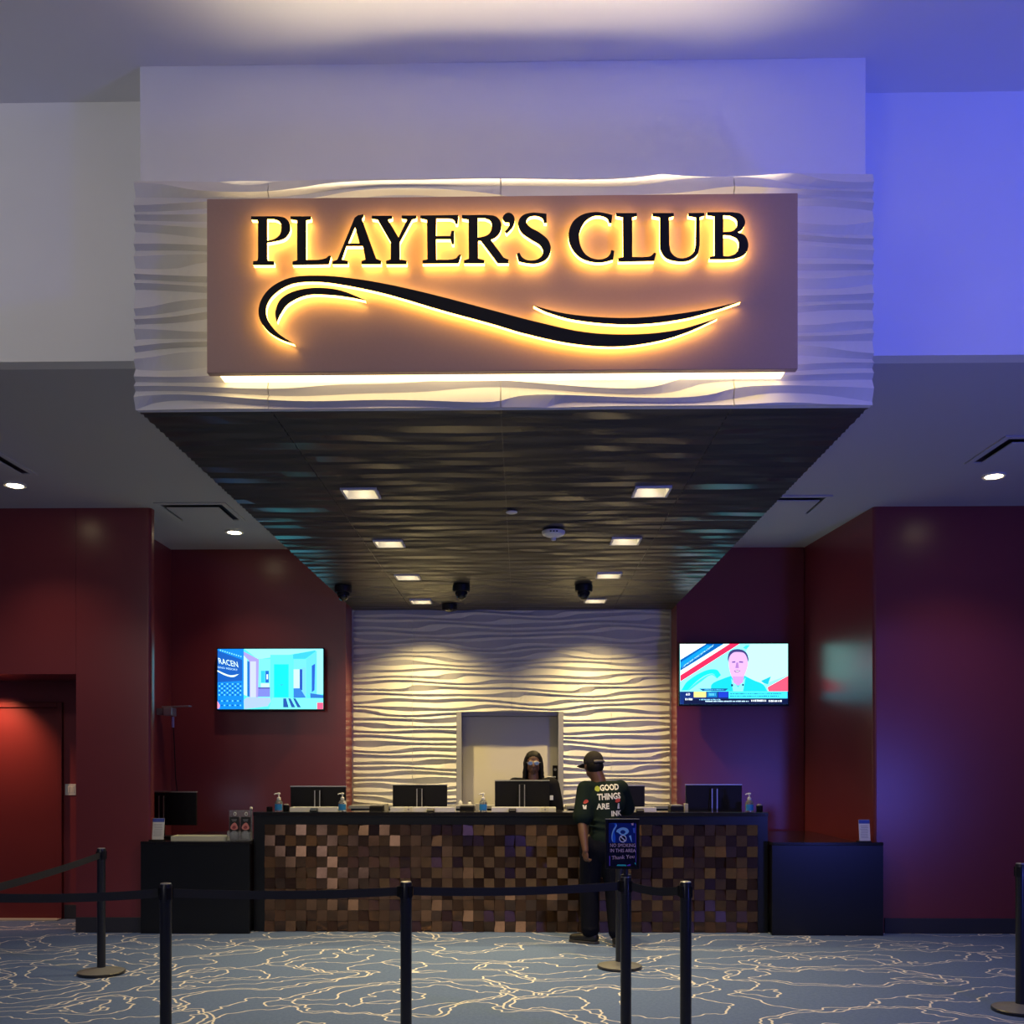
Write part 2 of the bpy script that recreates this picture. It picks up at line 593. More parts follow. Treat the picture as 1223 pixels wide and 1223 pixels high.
def wave_rect(mb, u0, u1, v0, v1, place, amp=0.027, su=0.045):
    """crisp ridges: rows of vertices follow the ridge and valley lines; place(u, v, h) -> world point"""
    nu = max(2, int((u1 - u0) / su) + 1)
    us = [u0 + (u1 - u0) * i / (nu - 1) for i in range(nu)]
    NV = max(4, int((v1 - v0) / 0.006))
    cols = []
    kmin, kmax = 1e9, -1e9
    samp = []
    for u in us:
        vs = [v0 + (v1 - v0) * j / NV for j in range(NV + 1)]
        ph = [wphase(u, v) for v in vs]
        for j in range(1, len(ph)):
            ph[j] = max(ph[j], ph[j - 1] + 1e-4)
        samp.append((vs, ph))
        kmin = min(kmin, 2 * math.floor(ph[0]))
        kmax = max(kmax, 2 * math.ceil(ph[-1]) + 1)
    # ridge at whole phases, valley at n + LONG: a long face looking up, a short steep one looking down
    LONG = 0.62
    lev = lambda k: k // 2 + (LONG if k % 2 else 0.0)
    tri = lambda p: 1 - (p % 1.0) / LONG if p % 1.0 < LONG else (p % 1.0 - LONG) / (1 - LONG)
    for vs, ph in samp:
        col = []
        j = 0
        for k in range(int(kmin), int(kmax) + 1):
            lv = lev(k)
            if lv <= ph[0]:
                col.append((vs[0], tri(ph[0])))
            elif lv >= ph[-1]:
                col.append((vs[-1], tri(ph[-1])))
            else:
                while ph[j + 1] < lv:
                    j += 1
                t = (lv - ph[j]) / (ph[j + 1] - ph[j])
                col.append((vs[j] + t * (vs[j + 1] - vs[j]), 1.0 if k % 2 == 0 else 0.0))
        cols.append(col)
    nk = len(cols[0])
    V = [place(us[i], cols[i][k][0], amp * cols[i][k][1]) for i in range(nu) for k in range(nk)]
    F = []
    for i in range(nu - 1):
        for k in range(nk - 1):
            if abs(cols[i][k + 1][0] - cols[i][k][0]) < 1e-6 and abs(cols[i + 1][k + 1][0] - cols[i + 1][k][0]) < 1e-6:
                continue
            F.append((i * nk + k, (i + 1) * nk + k, (i + 1) * nk + k + 1, i * nk + k + 1))
    # close the four edges back to the board
    bots = [place(u, v0, 0) for u in us], [place(u, v1, 0) for u in us]
    nV = len(V)
    V += bots[0] + bots[1]
    for i in range(nu - 1):
        F.append((i * nk, nV + i, nV + i + 1, (i + 1) * nk))
        F.append((i * nk + nk - 1, (i + 1) * nk + nk - 1, nV + nu + i + 1, nV + nu + i))
    for i, u in ((0, us[0]), (nu - 1, us[-1])):
        nV = len(V)
        V += [place(u, cols[i][k][0], 0) for k in range(nk)]
        F += [(i * nk + k, i * nk + k + 1, nV + k + 1, nV + k) for k in range(nk - 1) if abs(cols[i][k + 1][0] - cols[i][k][0]) > 1e-6]
    mb.add(V, F)


def split(rect, holes):
    """rectangle minus axis-aligned holes, as rectangles"""
    us = sorted({rect[0], rect[1]} | {min(max(h[i], rect[0]), rect[1]) for h in holes for i in (0, 1)})
    out = []
    for a, b in zip(us, us[1:]):
        if b - a < 1e-5:
            continue
        hv = sorted((h[2], h[3]) for h in holes if h[0] < (a + b) / 2 < h[1])
        v = rect[2]
        for h0, h1 in hv:
            if h1 <= rect[2] or h0 >= rect[3]:
                continue
            if h0 > v:
                out.append((a, b, v, h0))
            v = max(v, h1)
        if v < rect[3]:
            out.append((a, b, v, rect[3]))
    return out


GAP = 0.0025
xs_seam = [XB0, U(320, 350, Y_BOX)[0], U(598, 350, Y_BOX)[0], U(877, 350, Y_BOX)[0], XB1]
# bulkhead body: hangs below the side ceilings, open box of boards
bk = MB()
bk.box(XB0 + .004, XB1 - .004, Y_BOX + .022, Y_BOX + .06, Z_SOF + .004, Z_BOXTOP - .004)
bk.box(XB0 + .004, XB1 - .004, Y_BOX + .06, Y_BLOCK - .002, Z_BOXTOP - .04, Z_BOXTOP - .004)
bk.box(XB0 + .004, XB0 + .04, Y_BOX + .06, Y_WAVE - .02, Z_SOF + .02, Z_CEIL + .1)
bk.box(XB1 - .04, XB1 - .004, Y_BOX + .06, Y_WAVE - .02, Z_SOF + .02, Z_CEIL + .1)
bk.box(XB0 + .004, XB0 + .04, Y_BOX + .06, Y_BLOCK - .002, Z_CEIL + .1, Z_BOXTOP - .04)
bk.box(XB1 - .04, XB1 - .004, Y_BOX + .06, Y_BLOCK - .002, Z_CEIL + .1, Z_BOXTOP - .04)
bulk = struct(bk.build('wall_bulkhead', WHITE))
for a, b in zip(xs_seam, xs_seam[1:]):
    m = MB()
    wave_rect(m, a + GAP, b - GAP, Z_SOF, Z_BOXTOP, lambda u, v, h: (u, Y_BOX + .020 - h, v))
    m.build('wave_panel', WAVE, bulk)
# recessed square lamps in the soffit
LAMPS = [UZ(x, y, Z_SOF) for x, y in ((431, 590), (778, 588), (465, 650), (747, 647), (487, 690), (727, 688), (503, 719), (711, 718))]
HS = 0.110
holes = [(x - HS, x + HS, y - HS, y + HS) for x, y in LAMPS]
ys_seam = [Y_BOX + .021, Y_BOX + 2.44, Y_BOX + 4.88, Y_WAVE - .01]
for a, b in zip(xs_seam, xs_seam[1:]):
    for c, d in zip(ys_seam, ys_seam[1:]):
        m = MB()
        for rc in split((a + GAP, b - GAP, c + (GAP if c > Y_BOX + .1 else 0), d - GAP), holes):
            wave_rect(m, *rc, lambda u, v, h: (u, v, Z_SOF + .018 - h * .42), su=0.06)
        # thin backing board behind the ridges
        for rc in split((a, b, c + .03, d), holes):
            m.box(rc[0], rc[1], rc[2], rc[3], Z_SOF + .018, Z_SOF + .022)
        m.build('soffit_panel', WAVEDARK, bulk, smooth=70)

# wave wall behind the counter with a door opening
XD0, XD1 = U(545, 900, Y_WAVE)[0], U(673, 900, Y_WAVE)[0]
ZD = U(610, 850, Y_WAVE)[1]
mb = MB()
mb.box(XW0 - .02, XD0, Y_WAVE + .022, 12.2, 0, Z_SOF + .02)
mb.box(XD1, XW1 + .02, Y_WAVE + .022, 12.2, 0, Z_SOF + .02)
mb.box(XD0, XD1, Y_WAVE + .022, 12.2, ZD, Z_SOF + .02)
ww = struct(mb.build('wall_back', WHITE))
xc = -0.11
for a, b in zip([XW0, xc - 1.2, xc, xc + 1.2], [xc - 1.2, xc, xc + 1.2, XW1]):
    m = MB()
    for rc in split((a + GAP, b - GAP, 0.95, Z_SOF + .01), [(XD0, XD1, 0, ZD)]):
        wave_rect(m, *rc, lambda u, v, h: (u, Y_WAVE + .020 - h, v), amp=0.027)
    m.build('wave_panel', WAVE, ww)

# door in the wave wall
dr = struct(MB().box(XD0 + .065, XD1 - .065, 12.13, 12.17, 0.01, ZD - .05).build('door_1', CREAM, bev=0.003))
mb = MB()
mb.box(XD0, XD0 + .062, Y_WAVE + .0, 12.2, 0, ZD)
mb.box(XD1 - .062, XD1, Y_WAVE + .0, 12.2, 0, ZD)
mb.box(XD0 + .062, XD1 - .062, Y_WAVE + .06, 12.2, ZD - .045, ZD)
mb.build('door_frame', FRAMEG, dr, bev=0.003)
lx, lz = U(663, 922, 12.1)
lk = MB().box(lx - .03, lx + .03, 12.085, 12.13, lz - .12, lz + .08).build('door_lock', BLKPL, dr, bev=0.005)
MB().tube([(lx, 12.075, lz + .03), (lx, 12.086, lz + .03)], 0.017, 14).build('lock_dial', SILVER, lk)
MB().tube([(lx, 12.085, lz - .06), (lx, 12.04, lz - .06), (lx - .1, 12.035, lz - .06)], 0.009, 8).build('lock_lever', SILVER, lk)

# door in the left niche
yd = 10.46
dxr, dzt = U(76, 839, yd)
d2 = struct(MB().box(-6.0, dxr - .06, yd - .025, yd - .002, 0.012, dzt - .06).build('door_2', DOORRED, bev=0.003))
mb = MB()
mb.box(dxr - .055, dxr, yd - .045, yd - .001, 0, dzt)
mb.box(-6.06, dxr - .055, yd - .045, yd - .001, dzt - .055, dzt)
mb.box(-6.06, -6.005, yd - .045, yd - .001, 0, dzt - .055)
mb.build('door_frame', DOORRED, d2, bev=0.006)
for py in (868, 964, 1063):
    hx, hz = U(69.5, py, yd - .03)
    MB().tube([(hx, yd - .034, hz - .055), (hx, yd - .034, hz + .055)], 0.009, 10).build('hinge', SILVER, d2)
struct(MB().box(-6.06, dxr, yd - .16, yd - .001, 0, 0.012).build('trim_1', mat('threshold', (0.45, 0.44, 0.42), 0.5)))
sx, sz = U(84.5, 943, yd)
sw = thing('light_switch', 'pale light switch plate on the red wall right of the niche door', 'light switch', (sx, yd - .006, sz - .06))
MB().box(sx - .058, sx + .058, yd - .007, yd - .001, sz - .06, sz + .06).build('plate', PUMPW, sw, bev=0.002)
for k in (-1, 1):
    MB().box(sx + k * .024 - .016, sx + k * .024 + .016, yd - .011, yd - .006, sz - .033, sz + .033).build('rocker', PUMPW, sw, bev=0.002)
ld = bpy.data.lights.new('niche_lamp_light', 'SPOT')
ld.energy, ld.color, ld.spot_size, ld.spot_blend, ld.shadow_soft_size = 75, (1.0, 0.52, 0.26), math.radians(95), 0.8, 0.04
nl = thing('niche_downlight', 'round downlight in the niche ceiling over the red door', 'downlight', (-5.55, 10.02, zh - .014))
MB().lathe([(0.085, 0), (0.085, .013), (0.06, .013), (0.06, 0.002)], (-5.55, 10.02, zh - .014), 24).build('trim_ring', TRIMW, nl, smooth=40)
MB().lathe([(0.058, 0), (0.058, .004)], (-5.55, 10.02, zh - .010), 24).build('lens', LENS, nl)
lo = bpy.data.objects.new('niche_lamp_light', ld)
COL.objects.link(lo)
lo.location = (-5.55, 10.02, zh - .03)
lo.rotation_euler = (math.radians(25), 0, 0)

# ------------------------------------------------------------------ soffit lamps
ORD = ['left front', 'right front', 'left second', 'right second', 'left third', 'right third', 'left rearmost', 'right rearmost']


def lamp(i, x, y):
    t = thing('square_downlight', 'recessed square lamp, %s of the eight in the dark soffit' % ORD[i], 'downlight',
              (x, y, Z_SOF), 'square lamps in the soffit')
    h, d = HS, 0.085
    m = MB()
    for a in ((x - h - .012, x - h + .004, y - h - .012, y + h + .012), (x + h - .004, x + h + .012, y - h - .012, y + h + .012),
              (x - h + .004, x + h - .004, y - h - .012, y - h + .004), (x - h + .004, x + h - .004, y + h - .004, y + h + .012)):
        m.box(*a, Z_SOF - .004, Z_SOF + d)
    m.build('housing', TRIMW, t)
    MB().box(x - h + .004, x + h - .004, y - h + .004, y + h - .004, Z_SOF + d - .01, Z_SOF + d).build('baffle', BLKPL, t)
    MB().lathe([(0.045, 0), (0.048, .012)], (x, y, Z_SOF + d - .024), 20).build('lens', LENS, t)
    l = bpy.data.lights.new('square_downlight_lamp', 'SPOT')
    l.energy = (150, 150, 150, 150, 105, 105, 230, 230)[i]
    l.color = (1.0, 0.74, 0.31)
    l.spot_size = math.radians(120)
    l.spot_blend = 0.9
    l.shadow_soft_size = 0.03
    lo = bpy.data.objects.new('square_downlight_lamp', l)
    COL.objects.link(lo)
    lo.location = (0, 0, d - .035)
    lo.parent = t


for i, (x, y) in enumerate(LAMPS):
    lamp(i, x, y)

for px, py, lab in ((18, 580, 'round downlight in the left ceiling above the red door niche'),
                    (280, 636, 'round downlight in the left ceiling above the wall screen'),
                    (1187, 569, 'round downlight in the blue-lit right ceiling')):
    x, y = UZ(px, py, Z_CEIL - .01)
    t = thing('round_downlight', lab, 'downlight', (x, y, Z_CEIL - .016), 'round downlights in the side ceilings')
    MB().lathe([(0.075, 0.004), (0.095, 0.0), (0.098, .006), (0.098, .016), (0.075, .016)], (x, y, Z_CEIL - .016), 28).build('trim_ring', TRIMW, t, smooth=40)
    MB().lathe([(0.055, 0), (0.072, .006)], (x, y, Z_CEIL - .019), 28).build('lens', LENS, t, smooth=40)
    l = bpy.data.lights.new('round_downlight_lamp', 'SPOT')
    l.energy = 45
    l.color = (1.0, 0.80, 0.50)
    l.spot_size = math.radians(110)
    l.spot_blend = 0.8
    l.shadow_soft_size = 0.05
    lo = bpy.data.objects.new('round_downlight_lamp', l)
    COL.objects.link(lo)
    lo.location = (0, 0, -.012)
    lo.parent = t

# ceiling diffusers
for (px, py, lab) in ((240, 611, 'square white air diffuser in the left ceiling near the soffit edge'),
                      (-28, 552, 'square white air diffuser at the left edge of the picture'),
                      (938, 603, 'square white air diffuser in the right ceiling near the soffit edge'),
                      (1228, 537, 'square white air diffuser at the right edge of the picture')):
    x, y = UZ(px, py, Z_CEIL)
    h = 0.30
    t = thing('air_diffuser', lab, 'air vent', (x, y, Z_CEIL - .03), 'air diffusers in the side ceilings')
    m = MB()
    for a in ((x - h - .05, x - h, y - h - .05, y + h + .05), (x + h, x + h + .05, y - h - .05, y + h + .05),
              (x - h, x + h, y - h - .05, y - h), (x - h, x + h, y + h, y + h + .05)):
        m.box(*a, Z_CEIL - .014, Z_CEIL - .001)
    m.build('frame', CEIL, t, bev=0.003)
    MB().box(x - h, x + h, y - h, y + h, Z_CEIL - .004, Z_CEIL - .001).build('throat', BLKPL, t)
    MB().box(x - h + .045, x + h - .045, y - h + .045, y + h - .045, Z_CEIL - .03, Z_CEIL - .02).build('centre_plate', CEIL, t, bev=0.003)
    MB().box(x - .02, x + .02, y - .02, y + .02, Z_CEIL - .02, Z_CEIL - .004).build('bracket', CEIL, t)

# ------------------------------------------------------------------ soffit devices
x, y = UZ(661, 634, Z_SOF)
t = thing('smoke_detector', 'white domed smoke detector on the dark soffit', 'smoke detector', (x, y, Z_SOF - .07))
MB().lathe([(0.03, -.05), (0.055, -.042), (0.085, -.028), (0.092, -.012), (0.092, 0)], (x, y, Z_SOF - .004), 28).build('housing', PUMPW, t, smooth=40)
MB().lathe([(0.014, -.074), (0.02, -.07), (0.02, -.05)], (x, y, Z_SOF - .004), 16).build('sensor_tip', PUMPW, t, smooth=40)
for k in range(-1, 2):
    MB().box(x + k * .024 - .007, x + k * .024 + .007, y - .094, y - .07, Z_SOF - .026, Z_SOF - .018).build('vent_slot', BLKPL, t)
x, y = UZ(611, 611, Z_SOF)
t = thing('sprinkler_cover', 'small pale round cover plate beside the soffit seam', 'sprinkler cover', (x, y, Z_SOF - .012))
MB().lathe([(0.035, 0), (0.042, .003), (0.042, .010)], (x, y, Z_SOF - .012), 24).build('plate', PUMPW, t, smooth=40)
MB().lathe([(0.03, 0), (0.03, .006)], (x, y, Z_SOF - .004), 20).build('collar', SILVER, t)
for px, py, lab in ((410, 700, 'black dome camera at the left edge of the soffit'),
                    (551, 699, 'black dome camera left of the soffit centre'),
                    (697, 699, 'black dome camera right of the soffit centre'),
                    (537, 722, 'flat black dome camera nearest the wave wall')):
    x, y = UZ(px, py, Z_SOF)
    flat = 'flat' in lab
    t = thing('dome_camera', lab, 'camera', (x, y, Z_SOF - .16 if not flat else Z_SOF - .07), 'dome cameras on the soffit')
    MB().lathe([(0.082, -.068), (0.09, -.055), (0.09, 0)], (x, y, Z_SOF), 24).build('housing', BLKPL, t, smooth=40)
    if not flat:
        MB().lathe([(0.012, -.155), (0.032, -.147), (0.048, -.13), (0.056, -.105), (0.058, -.068)], (x, y, Z_SOF), 24).build(
            'dome', mat('smoked_dome', (0.006, 0.006, 0.008), 0.06, spec=0.7), t, smooth=60)
        MB().lathe([(0.059, -.10), (0.063, -.10), (0.064, -.069), (0.059, -.069)], (x, y, Z_SOF), 24).build('ring', BLKPL, t, smooth=40)
    else:
        MB().lathe([(0.02, -.088), (0.05, -.078), (0.058, -.068)], (x, y, Z_SOF), 24).build(
            'dome', MATS['smoked_dome'], t, smooth=60)

# ------------------------------------------------------------------ the lit sign
YS0 = 4.955          # face of the copper panel
x0, z1 = U(247, 237, YS0)
x1, _ = U(953, 232, YS0)
z0 = U(600, 443, YS0)[1]
z1 = U(600, 234, YS0)[1]
sg = thing('lit_sign', 'copper sign with halo-lit black lettering on the wave-panelled bulkhead', 'sign', ((x0 + x1) / 2, YS0, z0))
MB().box(x0, x1, YS0, YS0 + .045, z0, z1).build('face_panel', COPPER, sg, bev=0.003)
led, leds = MB(), MB()
i_ = 0.006
led.box(x0 + .05, x1 - .05, YS0 + .055, Y_BOX - .004, z0 + i_, z0 + i_ + .016)
led.box(x0 + .05, x1 - .05, YS0 + .052, YS0 + .075, z1 - .036, z1 - .02)
leds.box(x0 + .020, x0 + .028, YS0 + .052, YS0 + .075, z0 + .05, z1 - .05)
leds.box(x1 - .028, x1 - .020, YS0 + .052, YS0 + .075, z0 + .05, z1 - .05)
led.build('perimeter_light', LEDP, sg)
leds.build('side_light', mat('led_side', (0.8, 0.75, 0.6), 0.5, emit=(1.0, 0.76, 0.36), estr=1.6), sg)
up = bpy.data.lights.new('sign_uplight', 'AREA')
up.shape, up.size, up.size_y, up.energy, up.color, up.spread = 'RECTANGLE', x1 - x0 - .1, 0.02, 10, (1.0, 0.80, 0.50), math.radians(66)
uo = bpy.data.objects.new('sign_uplight', up)
COL.objects.link(uo)
uo.location = (0, .058, z1 - z0 - .012)
uo.rotation_euler = (PI, 0, 0)
uo.parent = sg
mb = MB()
mb.box(x0 + .06, x1 - .06, YS0 + .045, Y_BOX + .002, z0 + .03, z1 - .045)
mb.build('mounting_box', WHITE, sg)

K1 = 240 / 1223.0
c1 = lambda p: (290 + p[0] * K1, 240 + p[1] * K1) + tuple(p[2:])
c2 = lambda p: (480 + p[0] * K1, 240 + p[1] * K1) + tuple(p[2:])
c3 = lambda p: (670 + p[0] * K1, 240 + p[1] * K1) + tuple(p[2:])
K4 = 300 / 1223.0
c4 = lambda p: (290 + p[0] * K4, 320 + p[1] * K4) + tuple(p[2:])
c5 = lambda p: (600 + p[0] * K4, 340 + p[1] * K4) + tuple(p[2:])
GL = [
    ('letter_p', c1, [[(50, 93), (215, 93), (262, 106, 1), (287, 145, 1), (285, 185, 1), (255, 225, 1), (205, 242, 1), (148, 252), (148, 350), (156, 365), (190, 367), (190, 388), (62, 388), (62, 367), (88, 363), (92, 350), (92, 125), (86, 113), (50, 111)],
                      [(148, 108), (190, 109), (222, 124, 1), (234, 160, 1), (224, 205, 1), (190, 232, 1), (148, 241)]]),
    ('letter_l', c1, [[(290, 93), (415, 93), (415, 110), (385, 116), (385, 358), (460, 358), (500, 350, 1), (526, 332), (537, 336), (523, 385), (302, 388), (302, 368), (330, 361), (330, 116), (290, 110)]]),
    ('letter_a', c1, [[(545, 384), (545, 367), (575, 357), (680, 102), (700, 87), (735, 80), (735, 93), (724, 108), (812, 352), (842, 364), (842, 384), (722, 384), (722, 365), (746, 357), (730, 273), (630, 273), (602, 356), (640, 366), (640, 384)],
                      [(640, 258), (683, 158), (710, 258)]]),
    ('letter_y', c1, [[(785, 90), (910, 90), (910, 104), (882, 112), (948, 222), (1000, 112), (967, 105), (967, 88), (1058, 88), (1058, 103), (1030, 111), (955, 250), (955, 355), (998, 364), (998, 384), (872, 384), (872, 364), (900, 355), (900, 250), (820, 112), (785, 106)]]),
    ('letter_e', c2, [[(113, 88), (345, 85), (340, 138), (326, 138), (316, 114, 1), (290, 105), (210, 105), (208, 213), (295, 213), (301, 182), (318, 182), (318, 262), (303, 262), (295, 231), (208, 231), (210, 357), (280, 358), (325, 350, 1), (350, 325), (360, 328), (345, 378), (125, 380), (125, 361), (155, 355), (152, 113), (113, 104)]]),
    ('letter_r', c2, [[(365, 86), (510, 84), (570, 93, 1), (603, 130, 1), (601, 180, 1), (575, 217, 1), (540, 235), (620, 345), (650, 357), (650, 377), (582, 377), (480, 241), (465, 241), (465, 350), (503, 360), (503, 378), (378, 378), (378, 361), (407, 352), (405, 112), (365, 104)],
                      [(462, 102), (505, 103), (538, 120, 1), (547, 155, 1), (534, 195, 1), (505, 214, 1), (462, 222)]]),
    ('apostrophe', c2, [[(613, 100, 1), (638, 73, 1), (668, 77, 1), (687, 108, 1), (676, 155, 1), (638, 198), (627, 186), (652, 153, 1), (652, 130), (625, 126, 1)]]),
    ('letter_s', c2, [[(880, 78), (882, 132), (864, 132), (856, 106, 1), (820, 90, 1), (776, 96, 1), (757, 125, 1), (778, 157, 1), (840, 193, 1), (890, 237, 1), (907, 290, 1), (885, 348, 1), (830, 377, 1), (770, 379, 1), (710, 366), (698, 320), (716, 314), (728, 338, 1), (762, 359, 1), (812, 359, 1), (850, 335, 1), (858, 302, 1), (838, 266, 1), (780, 230, 1), (725, 187, 1), (707, 135, 1), (731, 90, 1), (788, 71, 1), (840, 73, 1)]]),
    ('letter_c', c3, [[(313, 85), (308, 133), (292, 133), (282, 106, 1), (242, 89, 1), (192, 93, 1), (142, 130, 1), (112, 200, 1), (119, 270, 1), (152, 326, 1), (210, 354, 1), (265, 350, 1), (297, 326, 1), (305, 299), (325, 303), (318, 355), (262, 370, 1), (200, 371, 1), (120, 345, 1), (65, 285, 1), (45, 210, 1), (70, 130, 1), (130, 83, 1), (210, 67, 1), (270, 74, 1)]]),
    ('letter_l', c3, [[(335, 73), (462, 73), (462, 90), (434, 97), (434, 340), (500, 342), (545, 335, 1), (567, 314), (580, 318), (568, 364), (348, 368), (348, 349), (378, 341), (376, 97), (335, 90)]]),
    ('letter_u', c3, [[(557, 73), (687, 73), (687, 91), (658, 98), (660, 270), (673, 316, 1), (712, 345, 1), (760, 345, 1), (805, 317, 1), (820, 265), (822, 98), (775, 90), (775, 73), (872, 72), (872, 89), (845, 97), (845, 270), (830, 325, 1), (780, 361, 1), (710, 366, 1), (640, 346, 1), (607, 300, 1), (602, 260), (602, 98), (557, 90)]]),
    ('letter_b', c3, [[(890, 68), (1040, 68), (1095, 79, 1), (1121, 125, 1), (1105, 170, 1), (1075, 190), (1120, 211, 1), (1141, 265, 1), (1124, 318, 1), (1070, 347, 1), (1000, 354), (905, 354), (905, 341), (935, 333), (935, 92), (890, 85)],
                      [(988, 85), (1030, 88), (1066, 110, 1), (1072, 145, 1), (1048, 180, 1), (988, 189)], [(988, 206), (1030, 208), (1073, 231, 1), (1083, 270, 1), (1063, 319, 1), (1020, 337), (988, 335)]]),
]
big = [(250, 370), (180, 345, 1), (115, 300, 1), (78, 235, 1), (87, 160, 1), (140, 92, 1), (230, 48, 1), (340, 37, 1), (480, 44, 1), (700, 78, 1), (960, 138, 1), (1223, 208, 1),
       (1414, 258, 1), (1664, 312, 1), (1904, 323, 1), (2114, 302, 1), (2312, 245), (2164, 312, 1), (2014, 357, 1), (1814, 382, 1), (1594, 366, 1), (1364, 316, 1),
       (1223, 274, 1), (960, 202, 1), (700, 126, 1), (480, 80, 1), (340, 66, 1), (230, 80, 1), (150, 130, 1), (114, 190, 1), (121, 250, 1), (170, 316, 1)]
inner = [(165, 264), (158, 215, 1), (186, 150, 1), (260, 110, 1), (370, 96, 1), (480, 110, 1), (597, 157), (520, 142, 1), (420, 130, 1), (310, 132, 1), (222, 172, 1), (182, 225, 1)]
rt = [(152, 102), (300, 139, 1), (480, 158, 1), (660, 160, 1), (850, 142, 1), (1010, 116, 1), (1160, 82), (1050, 120, 1), (900, 162, 1), (720, 188, 1), (550, 191, 1), (350, 170, 1), (220, 134, 1)]
GL += [('long_swoosh', c4, [big]), ('inner_swoosh', c4, [inner]), ('right_swoosh', c5, [rt])]
YL = YS0 - .052
for nm, cv, loops in GL:
    L = []
    for lp in loops:
        pts = smooth_path([cv(p) for p in lp], 6)
        L.append([U(a, b, YL) for a, b in pts])
    fc = MB().prism_y(L, YL, YL + .005).build(nm, BLACK, sg)
    MB().prism_y(L, YL + .0055, YL + .032).build('led_body', LEDW, fc)
    # two stand-off pins
    xs = [p[0] for p in L[0]]
    k = L[0][len(L[0]) // 3]

# ------------------------------------------------------------------ wall screens
SUBT = []


def screen(mb, mats, px_rect, wrect, layers):
    """flat picture of a screen: layers of polygons, each a hair in front of the last"""
    (a0, b0, a1, b1), (X0, X1, Z0, Z1, Y) = px_rect, wrect
    mp = lambda p: (X0 + (p[0] - a0) / (a1 - a0) * (X1 - X0), Z1 - (p[1] - b0) / (b1 - b0) * (Z1 - Z0))
    clampp = lambda p: (min(max(p[0], X0), X1), min(max(p[1], Z0), Z1))
    for k, ly in enumerate(layers):
        y = Y - 0.00008 * (k + 1)
        colr = ly[1]
        if colr not in mats:
            mats.append(colr)
        mi = mats.index(colr)
        if ly[0] == 'poly':
            pts = [clampp(mp(p)) for p in smooth_path(ly[2], 5)]
            tr = tessellate_polygon([[Vector((x, z, 0)) for x, z in pts]])
            mb.add([(x, y, z) for x, z in pts], [tuple(t) for t in tr], mi)
        else:
            _, _, txt, ox, oy, h, ang, sx_ = ly
            vs, fs, w = text_mesh(txt)
            if sx_ > 5:
                sx_ = sx_ / (w * h)
            ca, sa = math.cos(ang), math.sin(ang)
            out = []
            for vx, vy in vs:
                qx, qy = vx * h * sx_, vy * h
                out.append(clampp(mp((ox + qx * ca + qy * sa, oy + qx * sa * -1 - qy * ca if False else oy - (qx * sa + qy * ca) + 2 * 0))))
            mb.add([(x, y, z) for x, z in out], fs, mi)


def television(label, rx0, rx1, ry0, ry1, rect, layers, k):
    Y = Y_TVW - .115
    X0, Z1 = U(rx0, ry0, Y)
    X1, _ = U(rx1, ry0, Y)
    Z1 = (Z1 + U(rx1, ry0, Y)[1]) / 2
    Z0 = (U(rx0, ry1, Y)[1] + U(rx1, ry1, Y)[1]) / 2
    t = thing('television', label, 'television', ((X0 + X1) / 2, Y, Z0 - .02))
    MB().box(X0 - .012, X1 + .012, Y, Y + .05, Z0 - .02, Z1 + .012).build('case', BLKPL, t, bev=0.004)
    m, mats = MB(), []
    screen(m, mats, rect, (X0, X1, Z0, Z1, Y - .0005), layers)
    m.build('screen', [emis(c, k) for c in mats], t)
    cx = (X0 + X1) / 2
    MB().box(cx - .2, cx + .2, Y + .05, Y_TVW - .001, Z0 + .2, Z0 + .5).build('wall_mount', BLKPL, t)


def R4(a, b, c, d):
    return [(a, b), (c, b), (c, d), (a, d)]


